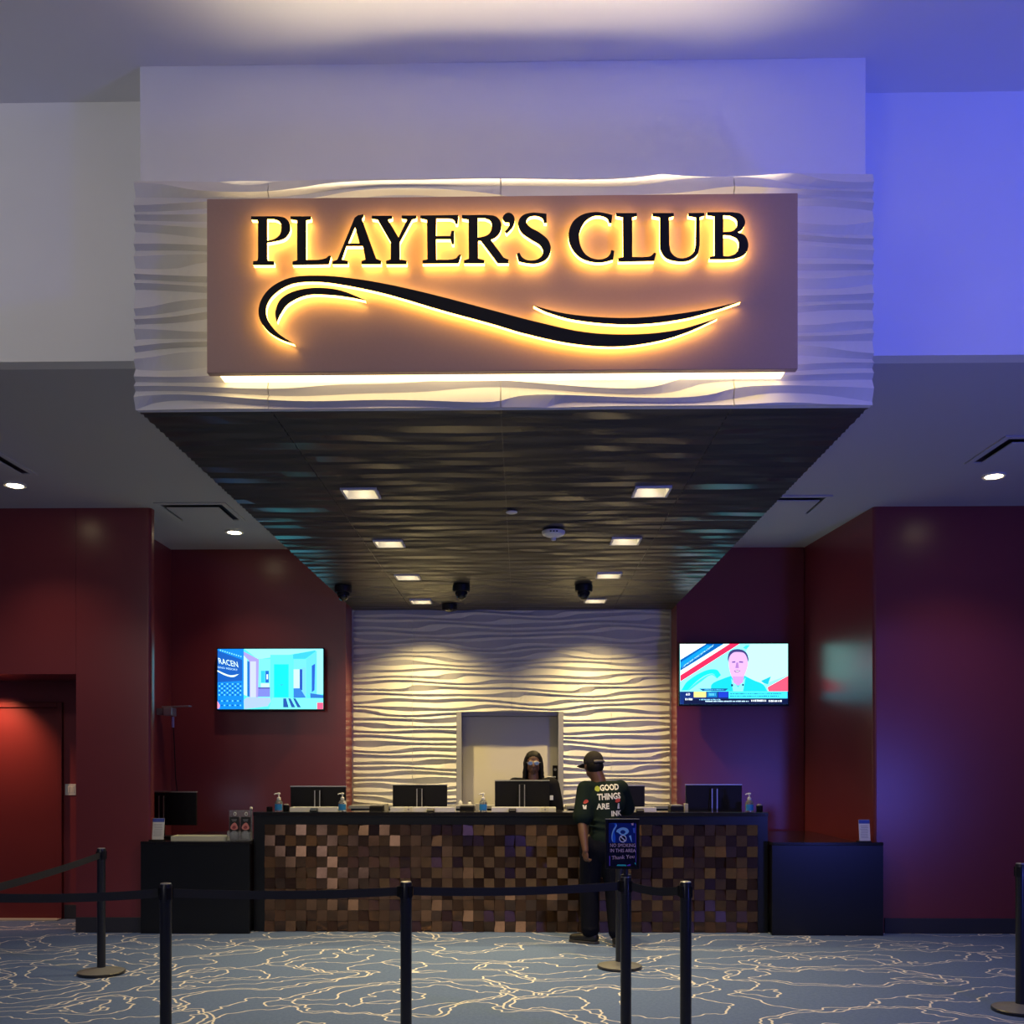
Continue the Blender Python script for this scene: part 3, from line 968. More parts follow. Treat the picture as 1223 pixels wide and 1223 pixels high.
lay = [('poly', (86, 226, 246), R4(80, 85, 1150, 690)),
       ('poly', (150, 246, 255), [(350, 85), (1150, 85), (1070, 110), (840, 140), (490, 190)]),
       ('poly', (60, 190, 235), [(840, 140), (1070, 100), (1075, 110), (970, 185), (840, 185)]),
       ('poly', (120, 228, 244), R4(490, 185, 615, 570)),
       ('poly', (95, 222, 240), R4(615, 145, 845, 575)),
       ('poly', (10, 238, 250), R4(652, 240, 800, 572)),
       ('poly', (40, 170, 190), [(695, 440), (760, 440), (730, 456)]),
       ('poly', (110, 210, 235), R4(850, 190, 980, 580)),
       ('poly', (190, 255, 255), R4(850, 290, 912, 485)),
       ('poly', (20, 70, 170), R4(912, 290, 938, 500)),
       ('poly', (120, 200, 255), R4(938, 275, 972, 560)),
       ('poly', (50, 120, 200), [(850, 480), (915, 480), (975, 575), (850, 580)]),
       ('poly', (100, 205, 245), [(980, 185), (1085, 105), (1085, 560), (1020, 560), (980, 530)]),
       ('poly', (30, 90, 190), [(1035, 255), (1068, 235), (1062, 500), (1035, 520)]),
       ('poly', (150, 240, 255), R4(1085, 90, 1150, 540)),
       ('poly', (40, 110, 190), [(1020, 530), (1150, 550), (1150, 580), (1020, 580)]),
       ('poly', (120, 245, 230), [(630, 575), (1150, 580), (1150, 690), (600, 690)]),
       ('poly', (30, 80, 160), [(745, 582), (775, 582), (800, 672), (745, 672)]),
       ('poly', (30, 80, 160), [(795, 582), (820, 582), (868, 672), (830, 672)]),
       ('poly', (30, 80, 160), [(845, 582), (870, 582), (925, 672), (890, 672)]),
       ('poly', (165, 190, 235), [(375, 570), (615, 575), (620, 610), (590, 660), (350, 690), (345, 600)]),
       ('poly', (120, 130, 210), R4(490, 478, 612, 565)),
       ('poly', (80, 80, 160), R4(490, 470, 612, 484)),
       ('poly', (190, 255, 255), R4(518, 430, 606, 470)),
       ('poly', (30, 100, 190), R4(565, 305, 600, 425)),
       ('poly', (220, 235, 255), R4(576, 340, 592, 390)),
       ('poly', (50, 190, 220), R4(520, 305, 562, 425)),
       ('poly', (160, 150, 225), [(345, 110), (500, 190), (490, 570), (400, 570), (395, 200), (345, 150)]),
       ('poly', (190, 200, 250), [(410, 210), (470, 210), (470, 570), (410, 570)]),
       ('poly', (20, 110, 190), [(380, 205), (405, 215), (405, 565), (380, 560)]),
       ('poly', (190, 255, 245), [(345, 150), (380, 190), (380, 560), (345, 545)]),
       ('poly', (18, 130, 220), [(80, 85), (345, 85), (345, 690), (80, 690)]),
       ('poly', (24, 90, 175), [(80, 100), (330, 195), (330, 405), (80, 420)])]
for ry in range(8):
    for rx in range(9):
        yy = 430 + ry * 22 if ry < 6 else 600 + (ry - 6) * 45
        lay.append(('poly', (120, 215, 255) if (rx + ry) % 2 else (10, 70, 160), R4(92 + rx * 27, yy, 104 + rx * 27, yy + 14)))
for rx in range(10):
    lay.append(('poly', (130, 220, 255), R4(105 + rx * 23, 92 + rx * 7, 117 + rx * 23, 106 + rx * 7)))
lay = lay[:34] + [('poly', c, p) for _, c, p in lay[34:]]
lay += [('text', (225, 255, 240), 'RACEN', 98, 232, 60, -0.20, 198),
        ('text', (190, 235, 255), 'SINO RESORT', 84, 276, 19, -0.15, 205),
        ('poly', (225, 255, 240), [(80, 298), (150, 330, 1), (215, 350, 1), (300, 338), (240, 368, 1), (160, 352, 1), (80, 312)]),
        ('poly', (255, 90, 130), R4(1090, 625, 1150, 690)),
        ('poly', (255, 150, 180), [(80, 610), (105, 650), (100, 680), (80, 685)])]
# picture layers of one screen may share depth when they do not overlap: pack the repeated dashes
television('wall television showing a turquoise hotel room left of the wave wall', 260, 386, 775, 847, (80, 85, 1150, 690), lay, 1.4)

lay = [('poly', (140, 250, 250), R4(55, 80, 1140, 690)),
       ('poly', (175, 255, 250), [(760, 80), (1140, 80), (1140, 400), (700, 560), (640, 300)]),
       ('poly', (240, 255, 250), [(55, 80), (330, 80), (60, 245)]),
       ('poly', (10, 90, 165), [(320, 80), (500, 80), (60, 355), (60, 240)]),
       ('poly', (20, 140, 225), [(330, 92), (385, 100), (60, 325), (60, 270)]),
       ('poly', (225, 255, 255), [(495, 80), (555, 80), (60, 400), (60, 350)]),
       ('poly', (255, 45, 85), [(555, 80), (655, 80), (60, 460), (60, 398)]),
       ('poly', (30, 235, 240), [(70, 550), (130, 460, 1), (300, 355, 1), (420, 340, 1), (468, 395), (430, 430), (380, 380, 1), (260, 430, 1), (130, 550)]),
       ('poly', (60, 205, 220), [(130, 550), (260, 440, 1), (380, 385, 1), (430, 430), (370, 395, 1), (270, 460, 1), (150, 550)]),
       ('poly', (60, 205, 220), [(760, 95), (720, 135), (690, 120), (720, 95)]),
       ('poly', (255, 85, 110), [(1140, 405), (1140, 560), (945, 560), (935, 520)]),
       ('poly', (30, 190, 205), [(370, 560), (375, 490, 1), (480, 435, 1), (580, 400), (700, 400), (800, 450, 1), (890, 490, 1), (935, 560)]),
       ('poly', (30, 175, 195), [(870, 455), (970, 410), (940, 490), (900, 480)]),
       ('poly', (130, 235, 240), [(570, 430), (640, 520), (715, 420), (690, 560), (590, 560)]),
       ('poly', (60, 60, 110), [(560, 300), (535, 230, 1), (560, 155, 1), (640, 132, 1), (715, 160, 1), (745, 235, 1), (725, 300)]),
       ('poly', (205, 165, 215), [(545, 290, 1), (552, 215, 1), (590, 170, 1), (640, 162, 1), (700, 175, 1), (732, 230, 1), (738, 300, 1), (712, 380, 1), (680, 440, 1), (630, 470, 1), (585, 430, 1), (560, 370, 1)]),
       ('poly', (190, 145, 200), [(585, 410), (700, 410), (690, 470), (640, 505), (590, 470)]),
       ('poly', (110, 80, 150), [(580, 258), (612, 255), (612, 270), (580, 272)]),
       ('poly', (110, 80, 150), [(650, 255), (690, 258), (690, 272), (650, 270)]),
       ('poly', (160, 115, 180), [(622, 270), (640, 268), (648, 325), (612, 325)]),
       ('poly', (120, 70, 130), [(598, 352), (630, 346), (665, 352), (640, 368), (615, 368)]),
       ('poly', (240, 240, 255), [(610, 354), (655, 354), (640, 361), (620, 361)]),
       ('poly', (20, 50, 90), R4(570, 488, 590, 510)), ('poly', (20, 50, 90), R4(680, 485, 698, 505)),
       ('poly', (20, 70, 130), [(245, 532), (540, 532), (510, 556), (285, 556)]),
       ('poly', (20, 45, 105), R4(55, 562, 1140, 690)),
       ('poly', (70, 215, 240), R4(545, 565, 1135, 632)),
       ('poly', (255, 225, 130), R4(195, 565, 318, 620)),
       ('poly', (20, 110, 170), R4(328, 565, 430, 620)),
       ('poly', (30, 60, 180), R4(442, 565, 540, 622)),
       ('poly', (10, 20, 50), R4(95, 636, 1140, 690)),
       ('text', (200, 255, 255), 'SPORTSCENTER', 80, 322, 36, 0.612, 372),
       ('text', (255, 255, 255), '60', 115, 602, 26, 0, 1.2), ('text', (255, 255, 255), 'MPS', 105, 650, 26, 0, 1),
       ('text', (20, 90, 130), '2024 SEASON PREVIEW: TOP CHANGES AND', 556, 594, 15, 0, 1.05),
       ('text', (20, 90, 130), 'TRENDS FOR THE NEW YEAR AHEAD, TEN', 556, 620, 15, 0, 1.05),
       ('text', (190, 230, 255), 'ROTATIONAL UPDATES', 255, 652, 15, 0, 1),
       ('text', (200, 240, 255), 'GAMES SCHEDULE FOR THE WEEKEND', 265, 672, 15, 0, 1.1),
       ('text', (255, 255, 255), 'STANDINGS', 770, 666, 20, 0, 0.95), ('text', (255, 255, 255), '25-14', 945, 668, 20, 0, 1.1)]
lay = [l for l in lay if not (l[0] == 'text' and l[2] in ('2024 SEASON PREVIEW: TOP CHANGES AND', 'TRENDS FOR THE NEW YEAR AHEAD, TEN', 'ROTATIONAL UPDATES', 'GAMES SCHEDULE FOR THE WEEKEND', 'STANDINGS', '25-14', 'MPS'))]
random.seed(3)
for (xa_, xb_, yy, hh, cc) in ((560, 1075, 578, 13, (20, 100, 140)), (560, 1050, 603, 13, (20, 100, 140)), (250, 460, 638, 11, (150, 215, 250)),
                               (310, 745, 655, 12, (200, 235, 255)), (770, 925, 645, 20, (240, 250, 255)), (945, 1075, 650, 18, (240, 250, 255)), (108, 180, 630, 20, (240, 250, 255)), (300, 500, 540, 9, (90, 190, 230)), (345, 410, 578, 28, (90, 190, 230))):
    xx = xa_
    while xx < xb_:
        w = random.choice((6, 8, 11))
        lay.append(('poly', cc, R4(xx, yy + random.choice((0, 2)), min(xx + w, xb_), yy + hh)))
        xx += w + random.choice((3, 4, 9))
television('wall television showing a sports presenter right of the wave wall', 812, 941, 769, 841, (55, 80, 1140, 690), lay, 1.6)

# silver bracket on the left alcove wall
bx, bz = U(204, 851, 11.1)
t = thing('wall_bracket', 'silver wall arm with a thin top bar on the red alcove wall', 'bracket', (bx, 11.1, bz - .1))
MB().box(-4.098, bx - .05, 11.02, 11.14, bz - .03, bz + .045).build('mount_block', mat('bracket_grey', (0.22, 0.2, 0.22), 0.4, metal=0.5), t, bev=0.004)
MB().box(bx - .05, bx + .045, 11.0, 11.16, bz - .04, bz + .05).build('silver_head', SILVER, t, bev=0.006)
MB().obox((bx + .075, 11.08, bz + .066), (.155, .05, .007), Euler((0, math.radians(-2), 0)).to_matrix()).build('top_bar', SILVER, t, bev=0.002)
MB().box(bx - .02, bx + .02, 11.04, 11.1, bz + .05, bz + .062).build('bar_foot', SILVER, t)
MB().box(bx + .028, bx + .048, 11.05, 11.08, bz - .17, bz - .05).build('tag', mat('tag_blue_lit', (0.25, 0.22, 0.6), 0.4), t, bev=0.002)  # blue light on the tag is put into its colour
MB().tube([(bx + .02, 11.1, bz - .02), (bx + .03, 11.12, bz - .3), (bx + .02, 11.2, bz - .75), (bx + .03, 11.3, bz - 1.1)], 0.006, 8).build('cable', BLKPL, t, smooth=60)

# ------------------------------------------------------------------ counters
XC0, XC1 = U(303, 1000, Y_CTR)[0], U(917, 1000, Y_CTR)[0]
XT0, XT1 = U(316, 1000, Y_CTR)[0], U(905, 1000, Y_CTR)[0]
ZC = U(610, 970, Y_CTR)[1]
ZT = U(610, 985, Y_CTR)[1]
ctr = thing('reception_counter', 'long black service counter faced with tilted copper-brown tiles', 'counter', ((XC0 + XC1) / 2, Y_CTR, 0))
mb = MB()
mb.box(XC0, XT0, Y_CTR, Y_CTR + .3, 0, ZC - .04)
mb.box(XT1, XC1, Y_CTR, Y_CTR + .3, 0, ZC - .04)
mb.box(XT0, XT1, Y_CTR, Y_CTR + .3, ZT, ZC - .04)
mb.build('frame', BLKLAM, ctr)
MB().box(XT0, XT1, Y_CTR + .045, Y_CTR + .12, 0, ZT).build('backing_board', BLKLAM, ctr)
MB().box(XC0 - .004, XC1 + .004, Y_CTR - .012, Y_CTR + .32, ZC - .04, ZC).build('ledge', BLKTOP, ctr, bev=0.004)
ZWK = 0.86
wd = thing('work_desk', 'grey-topped staff desk hidden behind the tiled counter front', 'desk', ((XT0 + XT1) / 2, 10.35, 0))
MB().box(XT0 + .01, XT1 - .01, Y_CTR + .335, 10.55, ZWK - .04, ZWK).build('worktop', GREYTOP, wd)
for lx_ in (XT0 + .03, -.8, .8, XT1 - .07):
    MB().box(lx_, lx_ + .04, Y_CTR + .36, 10.5, 0, ZWK - .041).build('side_panel', BLKLAM, wd)
# tiles
NC, NR = 47, 10
tw, th = (XT1 - XT0) / NC, ZT / NR
random.seed(21)
TM = [mat('tile_bronze_%d' % i, c, rg, metal=0.92, spec=0.5, noise=0.25, nscale=26, bump=0.06, bscale=40) for i, (c, rg) in enumerate((
    ((0.21, 0.118, 0.068), 0.24), ((0.17, 0.096, 0.062), 0.20), ((0.26, 0.145, 0.080), 0.26), ((0.14, 0.082, 0.060), 0.18)))]
VAR = []
for k in range(16):
    # even tiles lean back (face a little up), odd tiles lean forward
    az = random.gauss(.018, .008) if k % 2 == 0 else random.gauss(-.014, .008)
    ax = random.gauss(0, .016)
    g = 0.0012
    hx, hz = tw / 2 - g, th / 2 - g
    fr = lambda x, z: -0.012 + ax * (x / hx) * .5 + az * (z / hz) * .5
    vs = [(x, 0.030, z) for x, z in ((-hx, -hz), (hx, -hz), (hx, hz), (-hx, hz))] + [(x, fr(x, z), z) for x, z in ((-hx, -hz), (hx, -hz), (hx, hz), (-hx, hz))]
    fs = [(4, 5, 6, 7), (0, 1, 5, 4), (1, 2, 6, 5), (2, 3, 7, 6), (3, 0, 4, 7)]
    VAR.append((vs, fs))
vmesh = []
for k in range(16):
    vs, fs = VAR[k]
    me = bpy.data.meshes.new('tile')
    me.from_pydata(vs, [], fs)
    me.materials.append(TM[random.randrange(4)])
    me.update()
    vmesh.append(me)
rest = MB()
cnt = 0
for rw in range(NR - 1, -1, -1):
    for c in range(NC):
        px, pz = XT0 + (c + .5) * tw, (rw + .5) * th
        k = ((rw + c) % 2) * 1 + 2 * random.randrange(8)
        k = min(15, k)
        if cnt < 300:
            o = bpy.data.objects.new('tile', vmesh[k])
            COL.objects.link(o)
            o.parent = ctr
            o.location = Vector((px, Y_CTR + .015, pz)) - ORG[ctr.name]
            cnt += 1
        else:
            vs, fs = VAR[k]
            rest.add([(x + px, y + Y_CTR + .015, z + pz) for x, y, z in vs], fs, k % 4)
o = rest.build('lower_tiles', TM, ctr)
o['kind'] = 'stuff'

# lower side counters
ZL = U(240, 1005, Y_SIDE)[1]


def side_counter(label, xa, xb, xi0, xi1, yb):
    t = thing('side_counter', label, 'counter', ((xa + xb) / 2, Y_SIDE, 0))
    MB().box(xa, xb, Y_SIDE, Y_SIDE + .055, 0, ZL - .03).build('front_panel', BLKLAM, t, bev=0.002)
    MB().box(xi0, xi1, Y_SIDE + .06, yb, ZL - .032, ZL).build('countertop', BLKTOP, t, bev=0.003)
    MB().box(xa, xb, Y_SIDE - .006, Y_SIDE + .0585, ZL - .03, ZL).build('top_edge', BLKTOP, t, bev=0.003)
    MB().box(xi0 + .02, xi1 - .02, Y_SIDE + .06, yb - .4, 0, ZL - .035).build('cabinet', BLKLAM, t)
    return t


XL0, XL1 = U(168, 1060, Y_SIDE)[0], XC0 - .006
side_counter('low black side counter left of the tiled counter with card holder', XL0, XL1, -3.60, XL1, 11.0)
XR0, XR1 = XC1 + .006, U(1055, 1060, Y_SIDE)[0]
side_counter('low black side counter right of the tiled counter, nearly empty', XR0, XR1, XR0, xr2 - .02, 11.2)
# back counters under the wave wall
ZB = 1.17
for xa_, xb_, lab in ((XW0 + .02, U(600, 960, 11.6)[0], 'grey-topped back counter below the wave wall, left of the attendant'),
                      (U(676, 960, 11.6)[0], XW1 - .02, 'grey-topped back counter below the wave wall, behind the capped visitor')):
    t = thing('back_counter', lab, 'counter', ((xa_ + xb_) / 2, 11.6, 0))
    MB().box(xa_, xb_, 11.46, 11.84, ZB - .035, ZB).build('countertop', GREYTOP, t, bev=0.003)
    MB().box(xa_ + .02, xb_ - .02, 11.5, 11.84, 0, ZB - .036).build('cabinet', BLKLAM, t)

# ------------------------------------------------------------------ monitors
def monitor(label, px0, px1, pt, Y, hgt, zdesk, rot=0.0, nshift=0.0):
    xa, zt = U(px0, pt, Y)
    xb, _ = U(px1, pt, Y)
    cx, w = (xa + xb) / 2, xb - xa
    t = thing('monitor', label, 'monitor', (cx, Y, zdesk), 'computer monitors on the counter')
    Z0 = zt - hgt
    m = MB().box(cx - w / 2, cx + w / 2, Y, Y + .028, Z0, zt)
    m.build('panel', BLKPL, t, bev=0.004)
    MB().box(cx - w / 2 + .02, cx + w / 2 - .02, Y + .0282, Y + .029, Z0 + .02, zt - .015).build('display', mat('display_glow', (.01, .01, .01), .3, emit=(0.35, 0.55, 0.9), estr=0.8), t)
    MB().box(cx - w / 2 - .003, cx + w / 2 + .003, Y - .004, Y + .031, zt + .0005, zt + .012).build('top_edge', SILVER, t, bev=0.002)
    nx = cx + nshift
    MB().box(nx - .030, nx + .030, Y - .045, Y - .020, zdesk + .012, zt - .03).build('neck', BLKPL, t, bev=0.003)
    for s in (-1, 1):
        MB().box(nx + s * .026 - .005, nx + s * .026 + .005, Y - .050, Y - .0455, zdesk + .02, zt - .034).build('neck_edge', SILVER, t)
    MB().box(nx - .05, nx + .05, Y - .0195, Y - .0005, zt - .25, zt - .15).build('hinge_plate', BLKPL, t)
    MB().box(nx - .13, nx + .13, Y - .13, Y + .08, zdesk, zdesk + .0115).build('base', BLKPL, t, bev=0.003)
    if rot:
        t.rotation_euler = (0, 0, rot)
    return t


YM = 10.22
monitor('black monitor behind the two left sanitizer bottles, in front of the red wall', 347, 413, 940, YM, .33, ZWK)
monitor('black monitor left of the doorway, in front of the wave wall', 469, 534, 938, YM, .33, ZWK)
monitor('black monitor in front of the attendant with glasses', 591, 656, 933, YM, .33, ZWK)
monitor('black monitor mostly hidden behind the capped visitor', 706, 770, 939, YM, .33, ZWK)
monitor('black monitor at the right end of the counter by the red wall', 819, 886, 938, YM, .33, ZWK)
monitor('black monitor on the low left side counter', 174, 236, 946.5, 10.2, .34, ZL, rot=math.radians(-8), nshift=-.09)

# ------------------------------------------------------------------ things on the counters
def sanitizer(px, py, label, Y=Y_CTR + .1):
    x, z = U(px, py, Y)
    t = thing('sanitizer_bottle', label, 'bottle', (x, Y, ZC), 'pump bottles of sanitizer on the counter')
    MB().lathe([(0.036, 0), (0.040, .004), (0.040, .085), (0.034, .102), (0.016, .118), (0.016, .124)], (x, Y, ZC), 20).build('bottle', CLEAR, t, smooth=40)
    m = MB()
    n = 14
    a0, a1 = math.radians(205), math.radians(335)
    vs = []
    for k in range(n):
        a = a0 + (a1 - a0) * k / (n - 1)
        vs += [(x + .0408 * math.cos(a), Y + .0408 * math.sin(a), ZC + .015), (x + .0408 * math.cos(a), Y + .0408 * math.sin(a), ZC + .075)]
    m.add(vs, [(2 * k, 2 * k + 2, 2 * k + 3, 2 * k + 1) for k in range(n - 1)])
    m.build('label', SANI, t, smooth=60)
    MB().lathe([(0.018, .118), (0.019, .122), (0.019, .138), (0.008, .146), (0.007, .170), (0.016, .172), (0.016, .184), (0.010, .188)], (x, Y, ZC), 16).build('pump', PUMPW, t, smooth=40)
    MB().tube([(x, Y, ZC + .178), (x - .03, Y - .012, ZC + .178), (x - .042, Y - .016, ZC + .170)], 0.006, 8).build('nozzle', PUMPW, t)


sanitizer(333, 960, 'leftmost sanitizer bottle with blue label, at the left counter end')
sanitizer(409, 958, 'sanitizer bottle with blue label in front of the left monitor')
sanitizer(577, 958, 'sanitizer bottle with blue label below the pale doorway')
sanitizer(895, 958, 'rightmost sanitizer bottle with blue label, at the right counter end')


def cup(px, label, hh=.06, rr=.032, Y=Y_CTR + .16, mt=None, lid=True):
    x, _ = U(px, 965, Y)
    t = thing('pen_cup', label, 'cup', (x, Y, ZC), 'small dark cups on the counter')
    MB().lathe([(rr * .9, 0), (rr, .004), (rr, hh), (rr - .004, hh), (rr - .004, .008)], (x, Y, ZC), 18).build('cup', BLKPL, t, smooth=40)
    if lid:
        MB().lathe([(rr * .8, hh * .85), (rr * .8, hh + .008), (rr * .5, hh + .014)], (x, Y, ZC), 18).build('contents', mat('cup_fill', (0.25, 0.23, 0.22), 0.6), t, smooth=40)


cup(322, 'squat black cup left of the leftmost sanitizer bottle', .045, .030, lid=False)
cup(342, 'black cup with grey top right of the leftmost sanitizer bottle')
cup(907, 'black cup beside the rightmost sanitizer bottle')


def tray(pxa, pxb, label, z, Y, mt=PAPER, hh=.042):
    xa, _ = U(pxa, 968, Y)
    xb, _ = U(pxb, 968, Y)
    m = MB()
    d = .19
    m.box(xa, xb, Y, Y + d, z, z + .006)
    m.box(xa, xb, Y, Y + .006, z + .006, z + hh)
    m.box(xa, xb, Y + d - .006, Y + d, z + .006, z + hh)
    m.box(xa, xa + .006, Y + .006, Y + d - .006, z + .006, z + hh)
    m.box(xb - .006, xb, Y + .006, Y + d - .006, z + .006, z + hh)
    tag(m.build('document_tray', mt), label, 'tray', 'low white trays on the counters')


YT = Y_CTR + .075
tray(346, 403, 'low white tray below the left monitor', ZC, YT)
tray(466, 543, 'low white tray below the monitor left of the doorway', ZC, YT)
tray(587, 664, 'low white tray in front of the attendant', ZC, YT)
tray(749, 784, 'low white tray right of the capped visitor', ZC, YT)
x2 = [204, 271]
tray(204, 270, 'long cream tray on the low left side counter', ZL, Y_SIDE + .1, mat('cream_plastic', (0.72, 0.72, 0.58), 0.5), .045)


def reader(px, label, w=.075, Y=Y_CTR + .008, z=None):
    z = ZC if z is None else z
    x, _ = U(px, 968, Y)
    t = thing('card_reader', label, 'card reader', (x, Y + .03, z), 'black card readers on the counter')
    MB().add([(x - w / 2, Y, z), (x + w / 2, Y, z), (x + w / 2, Y + .06, z), (x - w / 2, Y + .06, z),
              (x - w / 2, Y, z + .014), (x + w / 2, Y, z + .014), (x + w / 2, Y + .06, z + .034), (x - w / 2, Y + .06, z + .034)],
             [(3, 2, 1, 0), (4, 5, 6, 7), (0, 1, 5, 4), (1, 2, 6, 5), (2, 3, 7, 6), (3, 0, 4, 7)]).build('body', BLKPL, t, bev=0.003)
    for k in range(3):
        MB().box(x - w / 2 + .012 + k * .018, x - w / 2 + .024 + k * .018, Y + .010, Y + .022, z + .016, z + .0225).build('key', GREYTOP, t)


reader(374, 'small black card reader in front of the left white tray')
reader(514, 'small black card reader in front of the tray left of the doorway')
reader(612, 'small black card reader in front of the attendant')
reader(765, 'small black card reader in front of the tray right of the visitor')


def cream_box(px, label, Y=Y_CTR + .03):
    x, _ = U(px, 966, Y)
    t = thing('card_box', label, 'box', (x, Y, ZC), 'small cream boxes on the counter')
    MB().box(x - .038, x + .038, Y - .018, Y + .018, ZC, ZC + .048).build('carton', mat('cream_card', (0.75, 0.72, 0.55), 0.6), t, bev=0.003)
    MB().lathe([(0.010, 0), (0.010, .001)], (x, Y, ZC + .048), 12).build('slot', BLKPL, t)
    m = MB()
    m.tube([(x, Y - .0182, ZC + .026), (x, Y - .0190, ZC + .026)], 0.009, 12)
    m.build('emblem', GREYINK, t)


cream_box(488, 'small cream box in front of the monitor left of the doorway')
cream_box(681 - 30, 'small cream box in front of the attendant')


def terminal(px0, px1, label, Y=10.1, z=ZWK, top=961.5):
    xa, zt = U(px0, top, Y)
    xb, _ = U(px1, top, Y)
    t = thing('receipt_printer', label, 'printer', ((xa + xb) / 2, Y, z), 'black desk devices between the monitors')
    MB().box(xa, xb, Y, Y + .2, z, zt - .012).build('body', BLKPL, t, bev=0.008)
    MB().box(xa + .008, xb - .008, Y + .01, Y + .19, zt - .0115, zt).build('lid', GREYTOP, t, bev=0.004)
    MB().box(xb + .012, xb + .05, Y + .04, Y + .1, z, zt + .012).build('side_module', mat('module_cream', (0.5, 0.48, 0.4), .5), t, bev=0.003)


terminal(441, 457, 'black desk printer left of the second monitor')
terminal(549, 566, 'black desk printer below the doorway')
terminal(801, 817, 'black desk printer left of the right-end monitor')

# paper notices
def notice(px, py0, Y, z, label, w=.115, h=.21):
    x, _ = U(px, py0, Y)
    t = thing('notice_holder', label, 'notice', (x, Y, z), 'upright paper notices on the side counters')
    Rm = Euler((math.radians(-8), 0, 0)).to_matrix()
    c = Vector((x, Y, z + .012))
    MB().obox(c + Rm @ Vector((0, 0, h / 2)), (w / 2, .003, h / 2), Rm).build('sheet', PAPER, t)
    MB().obox(c + Rm @ Vector((0, -.0037, h - .02)), (w / 2, .0006, .018), Rm).build('blue_header', BLUEINK, t)
    MB().box(x - w / 2 - .02, x + w / 2, Y - .04, Y + .05, z, z + .012).build('foot', BLKPL, t, bev=0.002)
    m = MB()
    for k in range(8):
        m.obox(c + Rm @ Vector((random.uniform(-.006, .003), -.0034, h - .06 - k * .016)), (w / 2 - .018, .0004, .0025), Rm)
    m.build('text_lines', GREYINK, t)


notice(188.5, 990, Y_SIDE + .09, ZL, 'white paper notice with blue header on the left side counter')
notice(1033, 990, Y_SIDE + .035, ZL, 'white paper notice with blue header on the right side counter', .105, .205)

# acrylic holder with two stacks of cards
hx, _ = U(286.5, 1000, Y_SIDE + .1)
yh = Y_SIDE + .11
hd = thing('card_holder', 'clear acrylic holder with two black leaflets on the left side counter', 'leaflet holder', (hx, yh, ZL))
w = .115
m = MB()
m.box(hx - w, hx + w, yh - .045, yh + .06, ZL, ZL + .004)
m.box(hx - w, hx + w, yh + .02, yh + .023, ZL + .004, ZL + .30)
m.box(hx - w, hx + w, yh - .045, yh - .042, ZL + .004, ZL + .09)
for s in (-1, 0, 1):
    m.box(hx + s * (w - .0015) - .0015, hx + s * (w - .0015) + .0015, yh - .042, yh + .02, ZL + .004, ZL + .10)
m.build('acrylic_body', CLEAR, hd)
for s in (-1, 1):
    cx = hx + s * .056
    cdm = MB().box(cx - .045, cx + .045, yh - .010, yh + .004, ZL + .006, ZL + .235).build('leaflet', mat('leaflet_black', (.015, .013, .014), .4), hd)
    yy = yh - .0105
    mp = lambda pts: [(cx + a, ZL + b) for a, b in smooth_path(pts, 5)]
    MB().prism_y([mp([(-.036, .12, 1), (0, .105, 1), (.036, .12, 1), (.03, .15, 1), (.005, .178, 1), (-.03, .15, 1)])], yy - .0006, yy).build('rose_print', mat('rose_ink', (.62, .22, .20), .5), cdm)
    MB().prism_y([mp([(-.02, .125, 1), (.008, .118, 1), (.018, .135, 1), (.0, .15, 1)])], yy - .0012, yy - .0007).build('rose_core', mat('rose_dark', (.28, .05, .06), .5), cdm)
    MB().prism_y([mp([(-.037, .012), (.037, .012), (.037, .075), (.015, .098), (-.015, .098), (-.037, .075)])], yy - .0006, yy).build('grey_print', mat('grey_print', (.22, .23, .27), .5), cdm)
    mm = MB()
    for k in range(4):
        mm.box(cx - .025, cx + .025, yy - .0012, yy - .0007, ZL + .03 + k * .013, ZL + .035 + k * .013)
    mm.box(cx - .026, cx + .026, yy - .0006, yy, ZL + .205, ZL + .210)
    mm.box(cx - .020, cx + .020, yy - .0006, yy, ZL + .192, ZL + .196)
    mm.build('print_lines', GREYINK, cdm)
    ring = [(cx + .012 * math.cos(2 * PI * k / 14), yh + .012, ZL + .262 + .016 * math.sin(2 * PI * k / 14)) for k in range(15)]
    MB().tube(ring, 0.0035, 6, caps=False).build('ring_print', PUMPW, hd)
kx, kz = U(300, 966, Y_SIDE + .25)
kn = thing('desk_knob', 'small pale round knob on a thin dark stem beside the leaflet holder', 'knob', (kx, Y_SIDE + .25, ZL))
MB().lathe([(0.025, 0), (0.025, .006), (0.006, .010), (0.006, kz - ZL)], (kx, Y_SIDE + .25, ZL), 12).build('stem', BLKPL, kn, smooth=40)
MB().ell((kx, Y_SIDE + .25, kz + .006), .016).build('ball', PUMPW, kn, smooth=80)
# keyboard tray below the left monitor
x, _ = U(215, 1000, 10.0)
kb = thing('keyboard', 'black keyboard on the low left side counter behind the trays', 'keyboard', (x, 9.98, ZL))
MB().box(x - .22, x + .22, 9.92, 10.06, ZL, ZL + .018).build('case', BLKPL, kb, bev=0.003)
for rr_ in range(4):
    for cc in range(13):
        MB().box(x - .20 + cc * .031, x - .20 + cc * .031 + .026, 9.93 + rr_ * .031, 9.93 + rr_ * .031 + .026, ZL + .018, ZL + .024).build('key', BLKMET, kb)

